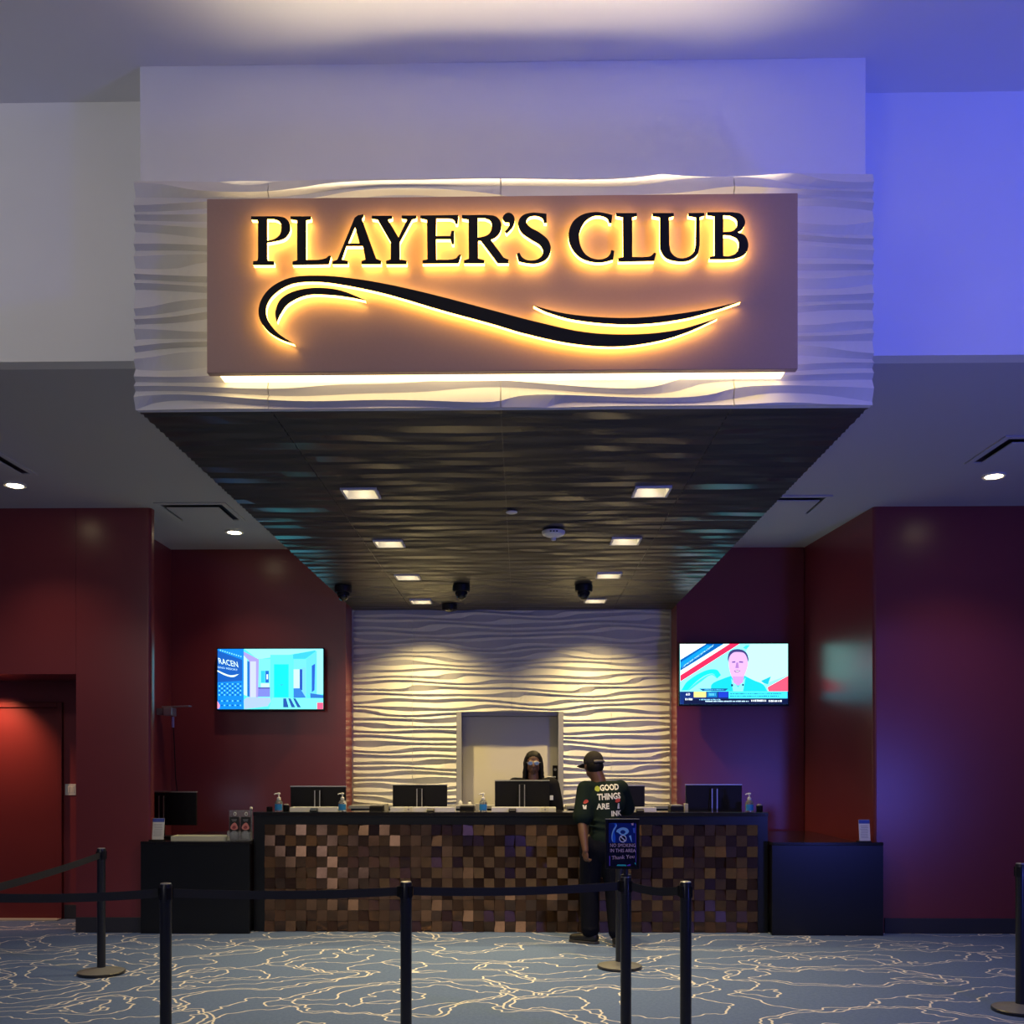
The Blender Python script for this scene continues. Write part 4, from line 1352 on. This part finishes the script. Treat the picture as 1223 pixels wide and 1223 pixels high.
# small things on the back counter
for px, lab in ((550, 'small white bottle on the back counter at the doorway edge'), (561, 'small white cup on the back counter under the doorway')):
    x, _ = U(px, 955, 11.6)
    t = thing('small_bottle', lab, 'bottle', (x, 11.6, ZB))
    hgt = .05 if 'bottle' in lab.split()[2] else .04
    MB().lathe([(0.022, 0), (0.024, .004), (0.024, hgt - .015), (0.012, hgt)], (x, 11.6, ZB), 14).build('body', PUMPW, t, smooth=40)
    MB().lathe([(0.012, hgt), (0.012, hgt + .012)], (x, 11.6, ZB), 12).build('cap', BLKPL if hgt < .05 else PUMPW, t)

# ------------------------------------------------------------------ belt stanchions
HP = 0.99


def make_stanchion(loc, label):
    t = thing('stanchion', label, 'stanchion', loc, 'belt stanchions')
    x, y, _ = loc
    MB().lathe([(0.178, 0), (0.18, .006), (0.18, .02), (0.176, .024)], (x, y, 0), 40).build('rubber_rim', BLKMET, t, smooth=40)
    MB().lathe([(0.176, .0242), (0.12, .036), (0.05, .050), (0.036, .054)], (x, y, 0), 40).build('base_cover', STEELBASE, t, smooth=60)
    MB().lathe([(0.032, .05), (0.032, HP - .10)], (x, y, 0), 28).build('post', BLKMET, t, smooth=40)
    MB().lathe([(0.034, HP - .0995), (0.034, HP - .012), (0.031, HP - .004)], (x, y, 0), 28).build('belt_head', BLKMET, t, smooth=40)
    MB().lathe([(0.030, HP - .0035), (0.030, HP), (0.026, HP + .002)], (x, y, 0), 28).build('cap', SILVER, t, smooth=40)
    for k in range(4):
        a = k * PI / 2 + PI / 4
        MB().obox((x + .036 * math.cos(a), y + .036 * math.sin(a), HP - .055), (.003, .012, .032), Matrix.Rotation(a, 3, 'Z')).build('belt_slot', BLKPL, t)
    return t


def post_at(px, top):
    Y = None
    s = (top - CY) / (EYE - HP)
    xc_ = (px - CX) / FPX
    Y = FPX * (math.cos(YAW) + xc_ * math.sin(YAW)) / s
    return (U(px, top, Y)[0], Y, 0)


PA = post_at(198, 1055)
PB = post_at(485, 1053)
PC = post_at(747.5, 1047)
PD = post_at(819, 1053)
gx = UZ(121, 1163, 0)
PE = (gx[0], gx[1], 0)
gx = UZ(740, 1156, 0)
PF = (gx[0], gx[1], 0)
gx = UZ(1219, 1208, 0)
PG = (gx[0], gx[1], 0)
PH = (-3.02, 5.25, 0)
s0 = make_stanchion(PA, 'black stanchion in the front row, first from the left')
stn = {'A': s0}
for k, p, lab in (('B', PB, 'black stanchion in the front row, in front of the middle of the tiles'),
                  ('C', PC, 'black stanchion carrying the no smoking sign'),
                  ('D', PD, 'black stanchion ending the front belt, right of the no smoking sign'),
                  ('E', PE, 'black stanchion with visible round base at left, near the red pier'),
                  ('F', PF, 'black stanchion with visible round base behind the no smoking sign'),
                  ('G', PG, 'black stanchion cut off by the right edge of the picture'),
                  ('H', PH, 'black stanchion holding the far ends of the left belts')):
    stn[k] = copy_tree(s0, None, p, lab)


def belt(owner, a, b, name='belt'):
    a, b = Vector(a), Vector(b)
    d = (b - a).normalized()
    A, B = a + d * .040, b - d * .040
    n = 16
    zt = HP - .030
    m = MB()
    hw, th_ = .024, .0012
    nrm = Vector((-d.y, d.x, 0)) * th_
    vs = []
    for k in range(n + 1):
        f = k / n
        sag = -.016 * 4 * f * (1 - f)
        p = A + (B - A) * f
        for s_ in (-1, 1):
            for z in (zt - 2 * hw, zt):
                vs.append((p.x + s_ * nrm.x, p.y + s_ * nrm.y, z + sag))
    fs = []
    for k in range(n):
        i, j = 4 * k, 4 * k + 4
        fs += [(i, j, j + 1, i + 1), (i + 2, i + 3, j + 3, j + 2), (i + 1, j + 1, j + 3, i + 3), (i, i + 2, j + 2, j)]
    fs += [(0, 1, 3, 2), (4 * n, 4 * n + 2, 4 * n + 3, 4 * n + 1)]
    m.add(vs, fs)
    bo = m.build(name, BELT, stn[owner])
    Rm = Matrix.Rotation(math.atan2(d.y, d.x), 3, 'Z')
    MB().obox(B - d * .001 + Vector((0, 0, zt - hw)), (.010, .006, .031), Rm).build('belt_clip', BLKPL, bo, bev=0.002)


belt('A', PA, PH)
belt('A', PA, PB)
belt('B', PB, PC)
belt('C', PC, PD)
belt('E', PE, PH)

# no smoking sign on its stanchion
YN = PC[1] - .005
xa_, zt_ = U(723, 978.5, YN)
xb_, zb_ = U(763.5, 1038, YN)
ns = thing('stanchion_sign', 'framed no smoking sign standing on top of a stanchion', 'sign', (PC[0], PC[1], HP + .002))
fw = .011
m = MB()
m.box(xa_, xa_ + fw, YN - .008, YN + .008, zb_, zt_)
m.box(xb_ - fw, xb_, YN - .008, YN + .008, zb_, zt_)
m.box(xa_ + fw, xb_ - fw, YN - .008, YN + .008, zb_, zb_ + fw)
m.box(xa_ + fw, xb_ - fw, YN - .008, YN + .008, zt_ - fw, zt_)
m.build('frame', BLKPL, ns, bev=0.002)
MB().box(xa_, xb_, YN - .0075, YN + .0075, zt_, zt_ + .0035).build('top_cap', SILVER, ns)
MB().box(xa_ + fw, xb_ - fw, YN - .003, YN + .003, zb_ + fw, zt_ - fw).build('board', BLKPL, ns)
MB().lathe([(0.031, HP + .0025), (0.031, HP + .012), (0.014, HP + .016), (0.014, zb_)], (PC[0], PC[1], 0), 18).build('bracket', BLKMET, ns, smooth=40)
m, mats = MB(), []
gmat = {}
navy, blu, lbl, wht, pnk, tea, vio = (14, 14, 48), (40, 110, 235), (150, 215, 255), (235, 240, 255), (240, 205, 220), (60, 220, 200), (120, 90, 220)
lay = [('poly', navy, R4(200, 130, 710, 915)),
       ('poly', (20, 45, 130), R4(215, 150, 690, 500)),
       ('poly', blu, [(205, 160), (300, 150), (320, 190, 1), (285, 300, 1), (262, 400, 1), (300, 495), (330, 495), (335, 400, 1), (320, 300, 1), (355, 200, 1), (350, 150), (330, 150)]),
       ('poly', lbl, [(345, 155), (358, 200, 1), (300, 300, 1), (280, 400, 1), (290, 490), (268, 440, 1), (268, 350, 1), (300, 250, 1), (340, 200, 1)]),
       ('poly', lbl, [(350, 300, 1), (380, 255, 1), (460, 225, 1), (540, 245, 1), (570, 300, 1), (530, 345, 1), (480, 360, 1), (420, 350, 1), (385, 320, 1)]),
       ('poly', (30, 60, 140), [(420, 300, 1), (465, 270, 1), (510, 300, 1), (490, 335, 1), (440, 335, 1)]),
       ('poly', tea, [(420, 370), (460, 385, 1), (510, 345), (505, 385, 1), (465, 405, 1), (425, 395, 1)]),
       ('poly', wht, [(465 + 66 * math.cos(a * PI / 12), 425 + 66 * math.sin(a * PI / 12)) for a in range(24)]),
       ('poly', navy, [(465 + 50 * math.cos(a * PI / 12), 425 + 50 * math.sin(a * PI / 12)) for a in range(24)]),
       ('poly', wht, [(422, 395), (435, 382), (510, 452), (497, 467)]),
       ('poly', lbl, [(570, 370), (610, 365), (625, 490), (600, 440)]),
       ('poly', (70, 110, 220), [(640, 240), (680, 230), (680, 330), (650, 320)]),
       ('poly', vio, R4(690, 160, 697, 840)), ('poly', vio, R4(226, 730, 240, 905)),
       ('poly', pnk, [(610, 155), (650, 145), (650, 185), (625, 190)]),
       ('text', vio, 'PLAYERS', 400, 200, 28, 0, .9),
       ('text', pnk, 'NO SMOKING', 242, 572, 62, 0, 445), ('text', pnk, 'IN THIS AREA', 242, 664, 62, 0, 448),
       ('text', pnk, 'Thank You', 265, 795, 66, 0.07, 400),
       ('poly', tea, [(350, 905), (375, 880), (520, 885), (530, 910)]), ('poly', vio, [(535, 890), (600, 870), (600, 905), (540, 910)]),
       ('poly', tea, [(665, 850), (692, 850), (692, 890)])]
lay = [l for l in lay if not (l[0] == 'text' and l[2] == 'PLAYERS')]
screen(m, mats, (190, 115, 722, 930), (xa_ + fw, xb_ - fw, zb_ + fw, zt_ - fw, YN - .0031), lay)
m.build('poster', [mat('poster_%d' % i, srgb(*c), 0.25) for i, c in enumerate(mats)], ns)


# ------------------------------------------------------------------ people
def remesh(mb, name, material, parent, voxel=0.008, smooth_it=6, shrink=0.0):
    ob = mb.build('tmp', material, origin=(0, 0, 0))
    r_ = ob.modifiers.new('r', 'REMESH')
    r_.mode = 'VOXEL'
    r_.voxel_size = voxel
    s_ = ob.modifiers.new('s', 'SMOOTH')
    s_.factor = 0.5
    s_.iterations = smooth_it
    dg = bpy.context.evaluated_depsgraph_get()
    me = bpy.data.meshes.new_from_object(ob.evaluated_get(dg))
    bpy.data.objects.remove(ob)
    og = ORG[parent.name]
    bv = BVHTree.FromPolygons([v.co.copy() for v in me.vertices], [tuple(p.vertices) for p in me.polygons])
    me.transform(Matrix.Translation(-og))
    me.shade_smooth()
    me.materials.clear()
    me.materials.append(material)
    o = bpy.data.objects.new(name, me)
    COL.objects.link(o)
    o.parent = parent
    ORG[o.name] = og
    return o, bv


V = Vector


def hand(mb, wrist, direction, palm_n, side, curl=0.6, sc=1.0):
    """palm and five bent fingers; direction = wrist to knuckles, palm_n = facing of the palm, side = +1/-1 thumb side"""
    d = V(direction).normalized()
    n = V(palm_n)
    n = (n - d * n.dot(d)).normalized()
    s = d.cross(n).normalized() * side
    w = V(wrist)
    R = Matrix((s, d, n)).transposed()
    mb.ell(w + d * .045 * sc, (.038 * sc, .050 * sc, .015 * sc), R, 14, 10)
    for k, (off, ln) in enumerate(((.027, .070), (.009, .078), (-.010, .072), (-.027, .056))):
        p0 = w + d * .080 * sc + s * off * sc
        a = curl
        p, pts, ang = p0, [p0 - d * .02 * sc, p0], 0
        for seg in (0.45, 0.32, 0.23):
            ang += a
            p = p + (d * math.cos(ang) + n * math.sin(ang)) * ln * seg * sc
            pts.append(p)
        mb.limb(pts, [.0095 * sc, .0095 * sc, .0088 * sc, .0082 * sc, .0072 * sc], 8)
    t0 = w + d * .022 * sc + s * .030 * sc
    t1 = t0 + (d * .6 + s * .65 + n * .3).normalized() * .036 * sc
    t2 = t1 + (d * .8 + s * .1 + n * .55).normalized() * .030 * sc
    t3 = t2 + (d * .8 - s * .15 + n * .6).normalized() * .022 * sc
    mb.limb([t0, t1, t2, t3], [.013 * sc, .011 * sc, .010 * sc, .008 * sc], 8)


def head(mb, c, R, sc=1.0):
    """skull, jaw, nose, ears, lips and brow; local +Y is the face direction"""
    c = V(c)
    P = lambda x, y, z: c + R @ (V((x, y, z)) * sc)
    E = lambda p, r, n=14, m=10: mb.ell(P(*p), tuple(q * sc for q in r), R, n, m)
    E((0, -.012, .030), (.074, .094, .088), 20, 14)
    E((0, .022, -.020), (.064, .070, .080), 18, 12)
    E((0, .045, -.072), (.042, .045, .036))
    E((0, .060, -.096), (.022, .022, .016))
    E((-.050, .0, -.055), (.020, .045, .035))
    E((.050, .0, -.055), (.020, .045, .035))
    mb.limb([P(0, .090, .020), P(0, .103, -.005), P(0, .112, -.024)], [.010 * sc, .012 * sc, .015 * sc], 8)
    E((-.014, .098, -.026), (.011, .012, .009), 8, 6)
    E((.014, .098, -.026), (.011, .012, .009), 8, 6)
    E((0, .089, -.054), (.026, .012, .007), 12, 6)
    E((0, .087, -.066), (.023, .013, .008), 12, 6)
    E((-.030, .078, .030), (.026, .014, .008), 10, 6)
    E((.030, .078, .030), (.026, .014, .008), 10, 6)
    for s_ in (-1, 1):
        E((s_ * .077, -.008, -.005), (.010, .020, .032), 10, 8)


# ---- visitor at the counter, seen from behind
zc = lambda py, Y: U(700, py, Y)[1]
vx, vy = 0.74, 9.06
vis = thing('person', 'visitor in grey cap and dark green printed shirt standing at the counter', 'person', (vx, vy, 0))
Xp = lambda px, Y: U(px, 950, Y)[0]
Rh = Euler((math.radians(-14), math.radians(-3), math.radians(14))).to_matrix()
HC = V((Xp(709, 9.24), 9.24, 1.635))
shL, shR = V((0.600, 9.15, 1.420)), V((0.925, 9.20, 1.425))
elL, wrL = V((0.560, 9.03, 1.110)), V((0.585, 8.93, 0.870))
elR, wrR = V((1.010, 9.38, 1.225)), V((0.960, 9.655, 1.215))
hipL, hipR = V((0.660, 9.10, 0.92)), V((0.830, 9.10, 0.92))
knL, anL = V((0.635, 9.16, 0.49)), V((0.640, 9.11, 0.085))
knR, anR = V((0.865, 9.10, 0.49)), V((0.880, 8.98, 0.085))
neck0, chest, waist, pel = V((0.735, 9.185, 1.45)), V((0.765, 9.165, 1.28)), V((0.785, 9.12, 1.08)), V((0.760, 9.10, 0.93))
b = MB()
head(b, HC, Rh, 1.08)
b.limb([neck0 - V((0, 0, .06)), neck0 + V((-.01, .01, .05)), HC + Rh @ V((0, -.03, -.06))], [.080, .068, .064], 16)
b.limb([pel, waist, chest, neck0 - V((0, 0, .05))], [.135, .125, .135, .085], 18)
b.ell(chest, (.175, .115, .16), None, 18, 12)
b.limb([neck0 - V((0, 0, .04)), shL], [.07, .062], 14)
b.limb([neck0 - V((0, 0, .04)), shR], [.07, .062], 14)
b.limb([shL, shL.lerp(elL, .5), elL, elL.lerp(wrL, .35), wrL], [.060, .052, .042, .043, .028], 14)
b.limb([shR, shR.lerp(elR, .5), elR, elR.lerp(wrR, .35), wrR], [.060, .052, .042, .043, .028], 14)
hand(b, wrL, (0.06, 0.04, -1), (0.75, 0.6, 0), -1, 0.85, 0.98)
hand(b, wrR, (-.25, 1, 0), (0, 0, -1), -1, 0.15, 0.98)
b.limb([hipL, hipL.lerp(knL, .5), knL, knL.lerp(anL, .35), anL], [.095, .080, .058, .056, .040], 14)
b.limb([hipR, hipR.lerp(knR, .5), knR, knR.lerp(anR, .35), anR], [.095, .080, .058, .056, .040], 14)
b.limb([anL + V((0, 0, -.02)), anL + V((-.05, .03, -.04)), anL + V((-.14, .08, -.055))], [.042, .038, .025], 12)
b.limb([anR + V((0, 0, -.02)), anR + V((.01, .07, -.04)), anR + V((.02, .17, -.055))], [.042, .038, .025], 12)
remesh(b, 'body', SKIN, vis, 0.0065, 4)
# shirt
s = MB()
s.limb([V((.775, 9.10, .90)), V((.785, 9.11, 1.02)), V((.78, 9.13, 1.15)), chest, V((.742, 9.175, 1.40))], [.145, .140, .140, .152, .105], 22)
s.ell(chest + V((0.005, 0, .02)), (.205, .145, .17), Euler((0, 0, math.radians(6))).to_matrix(), 22, 14)
s.ell(V((.785, 9.10, .97)), (.165, .145, .13), None, 20, 12)
s.limb([neck0 - V((0, 0, .035)), shL + V((0.01, 0, .0))], [.082, .078], 14)
s.limb([neck0 - V((0, 0, .035)), shR], [.082, .078], 14)
s.limb([shL, shL.lerp(elL, .45), shL.lerp(elL, .80)], [.082, .086, .088], 16)
s.limb([shR, shR.lerp(elR, .5), shR.lerp(elR, .92)], [.082, .084, .080], 16)
s.ell(shL.lerp(elL, .78) + V((-.035, .035, .0)), (.06, .055, .075), None, 14, 10)
# cloth folds at the waist
for k, (zz, xx) in enumerate(((1.02, .79), (1.07, .76), (1.12, .80), (.97, .80))):
    s.limb([V((xx - .13, 8.99 + .03, zz + .02)), V((xx, 8.965 + .012, zz)), V((xx + .12, 8.99 + .03, zz + .03))], [.012, .016, .012], 8)
_, bvS = remesh(s, 'shirt', SHIRT, vis, 0.009, 5)
# trousers
p = MB()
p.limb([pel + V((0, 0, -.02)), V((.76, 9.10, .90))], [.145, .145], 20)
p.ell(V((.755, 9.095, .88)), (.175, .140, .13), None, 20, 12)
p.limb([hipL + V((0, 0, -.03)), hipL.lerp(knL, .5), knL, knL.lerp(anL, .5), anL + V((0, 0, .045))], [.118, .106, .092, .086, .084], 16)
p.limb([hipR + V((0, 0, -.03)), hipR.lerp(knR, .5), knR, knR.lerp(anR, .5), anR + V((0, 0, .045))], [.118, .106, .092, .086, .084], 16)
for an in (anL, anR):
    p.limb([an + V((-.06, -.05, .06)), an + V((0, -.085, .05)), an + V((.06, -.05, .06))], [.012, .014, .012], 8)
remesh(p, 'trousers', PANTS, vis, 0.010, 5)
# shoes
for an, dr_ in ((anL, V((-.90, .42, 0)).normalized()), (anR, V((.14, .99, 0)).normalized())):
    q = MB()
    g0 = V((an.x, an.y, 0))
    q.limb([g0 + V((0, 0, .085)) - dr_ * .015, g0 + V((0, 0, .055)) - dr_ * .035, g0 + V((0, 0, .048)) + dr_ * .07, g0 + V((0, 0, .040)) + dr_ * .17], [.050, .050, .047, .036], 14)
    so, _ = remesh(q, 'shoe', SHOE, vis, 0.007, 3)
    so.data.update()
    lo_ = min(v.co.z for v in so.data.vertices)
    for v in so.data.vertices:
        v.co.z = max(v.co.z, .012)
    sd = V((-dr_.y, dr_.x, 0))
    pts = [g0 + dr_ * a_ + sd * b_ for a_, b_ in ((-.085, -.02), (-.06, -.045), (.06, -.048), (.15, -.046), (.205, -.02), (.205, .02), (.15, .046), (.06, .048), (-.06, .045), (-.085, .02))]
    MB().prism_z([(q_.x, q_.y) for q_ in pts], 0.0, .024).build('sole', mat('sole_grey', (.05, .05, .055), .5), vis, bev=0.004)
# cap worn back to front, peak to the left
cp = MB()
Pc = lambda x, y, z: HC + Rh @ (V((x, y, z)))
cp.ell(Pc(0, -.014, .046), (.093, .112, .094), Rh, 22, 14)
cpo, _ = remesh(cp, 'cap', CAPM, vis, 0.008, 3)
# trim the cap so that it ends at the forehead / nape line
me = cpo.data
bmx = bmesh.new()
bmx.from_mesh(me)
cl = Pc(0, -.014, .018) - ORG[vis.name]
nn = Rh @ V((0, -.18, 1)).normalized()
bmesh.ops.bisect_plane(bmx, geom=bmx.verts[:] + bmx.edges[:] + bmx.faces[:], plane_co=cl, plane_no=nn, clear_inner=True)
bmx.to_mesh(me)
bmx.free()
cv = MB()
Rb = Rh @ Euler((0, 0, math.radians(48))).to_matrix()
pts = []
for k in range(13):
    a = math.radians(-62 + 124 * k / 12)
    pts.append(HC + Rb @ V((.090 * math.sin(a), .062 + .100 * math.cos(a) * 1.02, .030 - .010 * abs(math.sin(a)) * 1.6)))
inn = []
for k in range(13):
    a = math.radians(-62 + 124 * k / 12)
    inn.append(HC + Rb @ V((.080 * math.sin(a), .020 + .075 * math.cos(a), .036)))
vs = [q_ for q_ in pts] + [q_ for q_ in inn] + [q_ - Rh @ V((0, 0, .006)) for q_ in pts] + [q_ - Rh @ V((0, 0, .006)) for q_ in inn]
fs = []
for k in range(12):
    fs += [(k, k + 1, 14 + k, 13 + k), (26 + k, 39 + k, 40 + k, 27 + k), (k, 26 + k, 27 + k, k + 1)]
cv.add(vs, fs)
cv.build('cap_peak', CAPM, vis, smooth=40)
st = MB()
arc = [Pc(.091 * math.sin(a), -.020 - .108 * math.cos(a), .028 - .012 * math.cos(a)) for a in [math.radians(-20 + 85 * k / 10) for k in range(11)]]
st.tube(arc, [.011] * 11, 8)
st.build('cap_strap', mat('strap_grey', (.20, .18, .15), .7), vis, smooth=60)
hr = MB()
hr.ell(Pc(0, -.034, -.012), (.080, .088, .085), Rh, 18, 12)
hr.build('hair', HAIR, vis, smooth=80)


# shirt print projected on the back
def project(bv, txt, ox, oz, h, sxx, ang, material, name, parent, poly=None):
    if poly is None:
        vs, fs, w_ = text_mesh(txt, bold=0.035)
        if sxx > 5:
            sxx = sxx / 128.5 / (w_ * h)
    else:
        pp = smooth_path(poly, 4)
        vs = pp
        fs = [tuple(t_) for t_ in tessellate_polygon([[V((a, b_, 0)) for a, b_ in pp]])]
    ca, sa = math.cos(ang), math.sin(ang)
    out = []
    for a, b_ in vs:
        x = ox + (a * h * sxx) * ca - b_ * h * sa
        z = oz + (a * h * sxx) * sa + b_ * h * ca
        hit = bv.ray_cast(V((x, 8.0, z)), V((0, 1, 0)))
        y = hit[0].y - .003 if hit[0] is not None else 9.1
        out.append((x, y, z))
    m_ = MB()
    m_.add(out, fs)
    return m_.build(name, material, parent)


for txt, px, py, h, sx_, ang in (('GOOD', 717, 944.5, .052, 23, .06), ('THINGS', 713.5, 955.5, .054, 28, .06), ('ARE', 712.5, 966.5, .050, 15, .05), ('INK', 730, 974.5, .046, 13, .03)):
    X_, Z_ = U(px, py, 9.03)
    project(bvS, txt, X_, Z_, h, sx_, ang, GLOVEW, 'print_lettering', vis)
X_, Z_ = U(714, 944, 9.03)
project(bvS, '', X_, Z_, .030, 1, 0, LEAF, 'print_leaf', vis, [(-.7, 0, 1), (.3, -.3, 1), (.8, .5, 1), (.2, 1.3, 1), (-.6, 1.0, 1)])
X_, Z_ = U(738, 958, 9.03)
project(bvS, '', X_, Z_, .04, 1, 0, PRED, 'print_red_mark', vis, [(-.5, 0, 1), (.5, .1, 1), (.5, .8, 1), (-.3, .7, 1)])
X_, Z_ = U(739, 966, 9.03)
project(bvS, '', X_, Z_, .05, 1, 0, GLOVEW, 'print_stem', vis, [(-.2, 0), (.25, 0), (.15, 1), (-.1, 1)])
X_, Z_ = U(698, 966, 9.05)
project(bvS, '', X_, Z_, .038, 1, 0, GLOVEW, 'sleeve_print', vis, [(-.35, 0), (.35, 0), (.45, 1), (.1, .9), (.0, .5), (-.2, 1), (-.55, 1)])
X_, Z_ = U(699, 959, 9.05)
project(bvS, '', X_, Z_, .03, 1, 0, PRED, 'sleeve_red_print', vis, [(-.6, -.1, 1), (.6, .1, 1), (.9, .7, 1), (.2, 1.1, 1), (-.4, .7, 1)])

# ---- attendant behind the counter
YA = 10.86
ex = U(637, 912, YA)[0]
emp = thing('person', 'attendant with long dark locs and glasses in black jacket behind the counter', 'person', (ex, YA, 0))
Ra = Euler((math.radians(-6), 0, PI)).to_matrix()
HA = V((ex, YA, U(637, 911, YA)[1] - .005))
b = MB()
head(b, HA, Ra, 1.0)
nb = V((ex, YA + .02, HA.z - .20))
b.limb([nb - V((0, 0, .05)), HA + V((0, .02, -.07))], [.065, .056], 16)
shl, shr = V((ex - .20, YA + .03, HA.z - .245)), V((ex + .20, YA + .03, HA.z - .245))
ell_, elr = V((ex - .27, YA - .03, HA.z - .56)), V((ex + .27, YA - .03, HA.z - .56))
wl, wr = V((ex - .16, YA - .26, 1.02)), V((ex + .16, YA - .26, 1.02))
b.limb([V((ex, YA + .02, .95)), V((ex, YA + .02, 1.15)), V((ex, YA + .02, HA.z - .36)), nb - V((0, 0, .05))], [.14, .13, .14, .085], 18)
b.limb([nb - V((0, 0, .05)), shl], [.07, .06], 14)
b.limb([nb - V((0, 0, .05)), shr], [.07, .06], 14)
b.limb([shl, ell_, wl], [.058, .044, .028], 14)
b.limb([shr, elr, wr], [.058, .044, .028], 14)
hand(b, wl, (.35, -1, -.25), (0, 0, -1), 1, 0.3)
hand(b, wr, (-.35, -1, -.25), (0, 0, -1), -1, 0.3)
for s_ in (-1, 1):
    h_, k_, a_ = V((ex + s_ * .09, YA + .02, .93)), V((ex + s_ * .10, YA, .5)), V((ex + s_ * .10, YA + .03, .09))
    b.limb([h_, k_, a_], [.095, .058, .042], 14)
    b.limb([a_ + V((0, 0, -.02)), a_ + V((0, -.07, -.04)), a_ + V((0, -.16, -.055))], [.042, .036, .026], 12)
remesh(b, 'body', SKIN, emp, 0.0065, 3)
j = MB()
j.limb([V((ex, YA + .02, .84)), V((ex, YA + .02, 1.10)), V((ex, YA + .02, HA.z - .38)), nb - V((0, 0, .075))], [.175, .165, .172, .095], 20)
j.ell(V((ex, YA + .02, HA.z - .36)), (.225, .145, .16), None, 20, 12)
j.limb([nb - V((0, 0, .055)), shl], [.088, .088], 16)
j.limb([nb - V((0, 0, .055)), shr], [.088, .088], 16)
j.limb([shl, shl.lerp(ell_, .5), ell_, ell_.lerp(wl, .85)], [.090, .086, .076, .052], 16)
j.limb([shr, shr.lerp(elr, .5), elr, elr.lerp(wr, .85)], [.090, .086, .076, .052], 16)
_, bvJ = remesh(j, 'jacket', JACKET, emp, 0.009, 4)
tr = MB()
for s_ in (-1, 1):
    tr.limb([V((ex + s_ * .09, YA + .02, .88)), V((ex + s_ * .10, YA, .5)), V((ex + s_ * .10, YA + .03, .12))], [.12, .09, .08], 16)
tr.ell(V((ex, YA + .02, .88)), (.18, .14, .11))
remesh(tr, 'trousers', PANTS, emp, 0.012, 3)
for s_ in (-1, 1):
    q = MB()
    q.limb([V((ex + s_ * .10, YA + .04, .07)), V((ex + s_ * .10, YA - .05, .05)), V((ex + s_ * .10, YA - .15, .042))], [.05, .047, .036], 14)
    so, _ = remesh(q, 'shoe', SHOE, emp, 0.008, 3)
    for v in so.data.vertices:
        v.co.z = max(v.co.z, .0)
# hair: skull cap of locs and strands to the shoulders
hm = MB()
Pa = lambda x, y, z: HA + Ra @ V((x, y, z))
hm.ell(Pa(0, -.032, .058), (.088, .100, .080), Ra, 20, 12)
hm.ell(Pa(0, -.055, .0), (.086, .070, .090), Ra, 20, 12)
random.seed(5)
for k in range(46):
    a = math.radians(-150 + 300 * k / 45) + PI / 2 * 0
    # strands leave around the sides and back of the head
    sxn, cyn = math.sin(a), -math.cos(a)
    if cyn > .55:
        continue
    x0_, y0_ = .082 * sxn, -.030 + .088 * cyn
    pts = [Pa(x0_ * .75, y0_ * .8, .105), Pa(x0_ * 1.06, y0_, .05)]
    for q_ in range(1, 6):
        zz = .05 - .052 * q_
        pts.append(Pa(x0_ * (1.10 + .05 * q_) + random.uniform(-.006, .006), y0_ * (1.05 + .03 * q_) + random.uniform(-.006, .006), zz + random.uniform(-.008, .008)))
    hm.tube(pts, [.010, .0125, .013, .012, .012, .011, .007], 7)
hm.build('hair', HAIR, emp, smooth=60)
# glasses
gm = MB()
for s_ in (-1, 1):
    ring = [Pa(s_ * .034 + .027 * math.cos(2 * PI * k / 20), .094 - .004 * abs(math.cos(2 * PI * k / 20)), .010 + .019 * math.sin(2 * PI * k / 20)) for k in range(21)]
    gm.tube(ring, .0028, 6, caps=False)
    gm.tube([Pa(s_ * .062, .090, .014), Pa(s_ * .080, .03, .014), Pa(s_ * .082, -.01, .006)], .0026, 6)
gm.tube([Pa(-.009, .098, .014), Pa(0, .101, .016), Pa(.009, .098, .014)], .0026, 6)
go = gm.build('glasses', mat('glasses_silver', (.75, .75, .78), .2, metal=.6), emp, smooth=60)
for s_ in (-1, 1):
    m = MB()
    cs = [Pa(s_ * .034 + .026 * math.cos(2 * PI * k / 20), .0945, .010 + .018 * math.sin(2 * PI * k / 20)) for k in range(20)]
    m.add(cs + [c_ + Ra @ V((0, .0015, 0)) for c_ in cs], [tuple(range(20)), tuple(range(39, 19, -1))] + [(k, (k + 1) % 20, 20 + (k + 1) % 20, 20 + k) for k in range(20)])
    m.build('lens', mat('lens_blue_reflection', (.35, .52, .85), .12, metal=.55, spec=.8), go)  # blue reflection on the glass is put into the lens colour
for s_ in (-1, 1):
    MB().ell(Pa(s_ * .033, .070, .010), .013, n=10, m=8).build('eye', mat('eye_white', (.6, .58, .55), .3), emp, smooth=80)
# badge on the jacket
bx_, bz_ = U(659, 953, YA - .14)
hit = bvJ.ray_cast(V((bx_, 10.0, bz_)), V((0, 1, 0)))
if hit[0] is not None:
    MB().box(bx_ - .018, bx_ + .018, hit[0].y - .008, hit[0].y + .01, bz_ - .025, bz_ + .025).build('badge', PAPER, emp, bev=.002)

# copied parts keep their own order; nothing is hidden or camera-bound
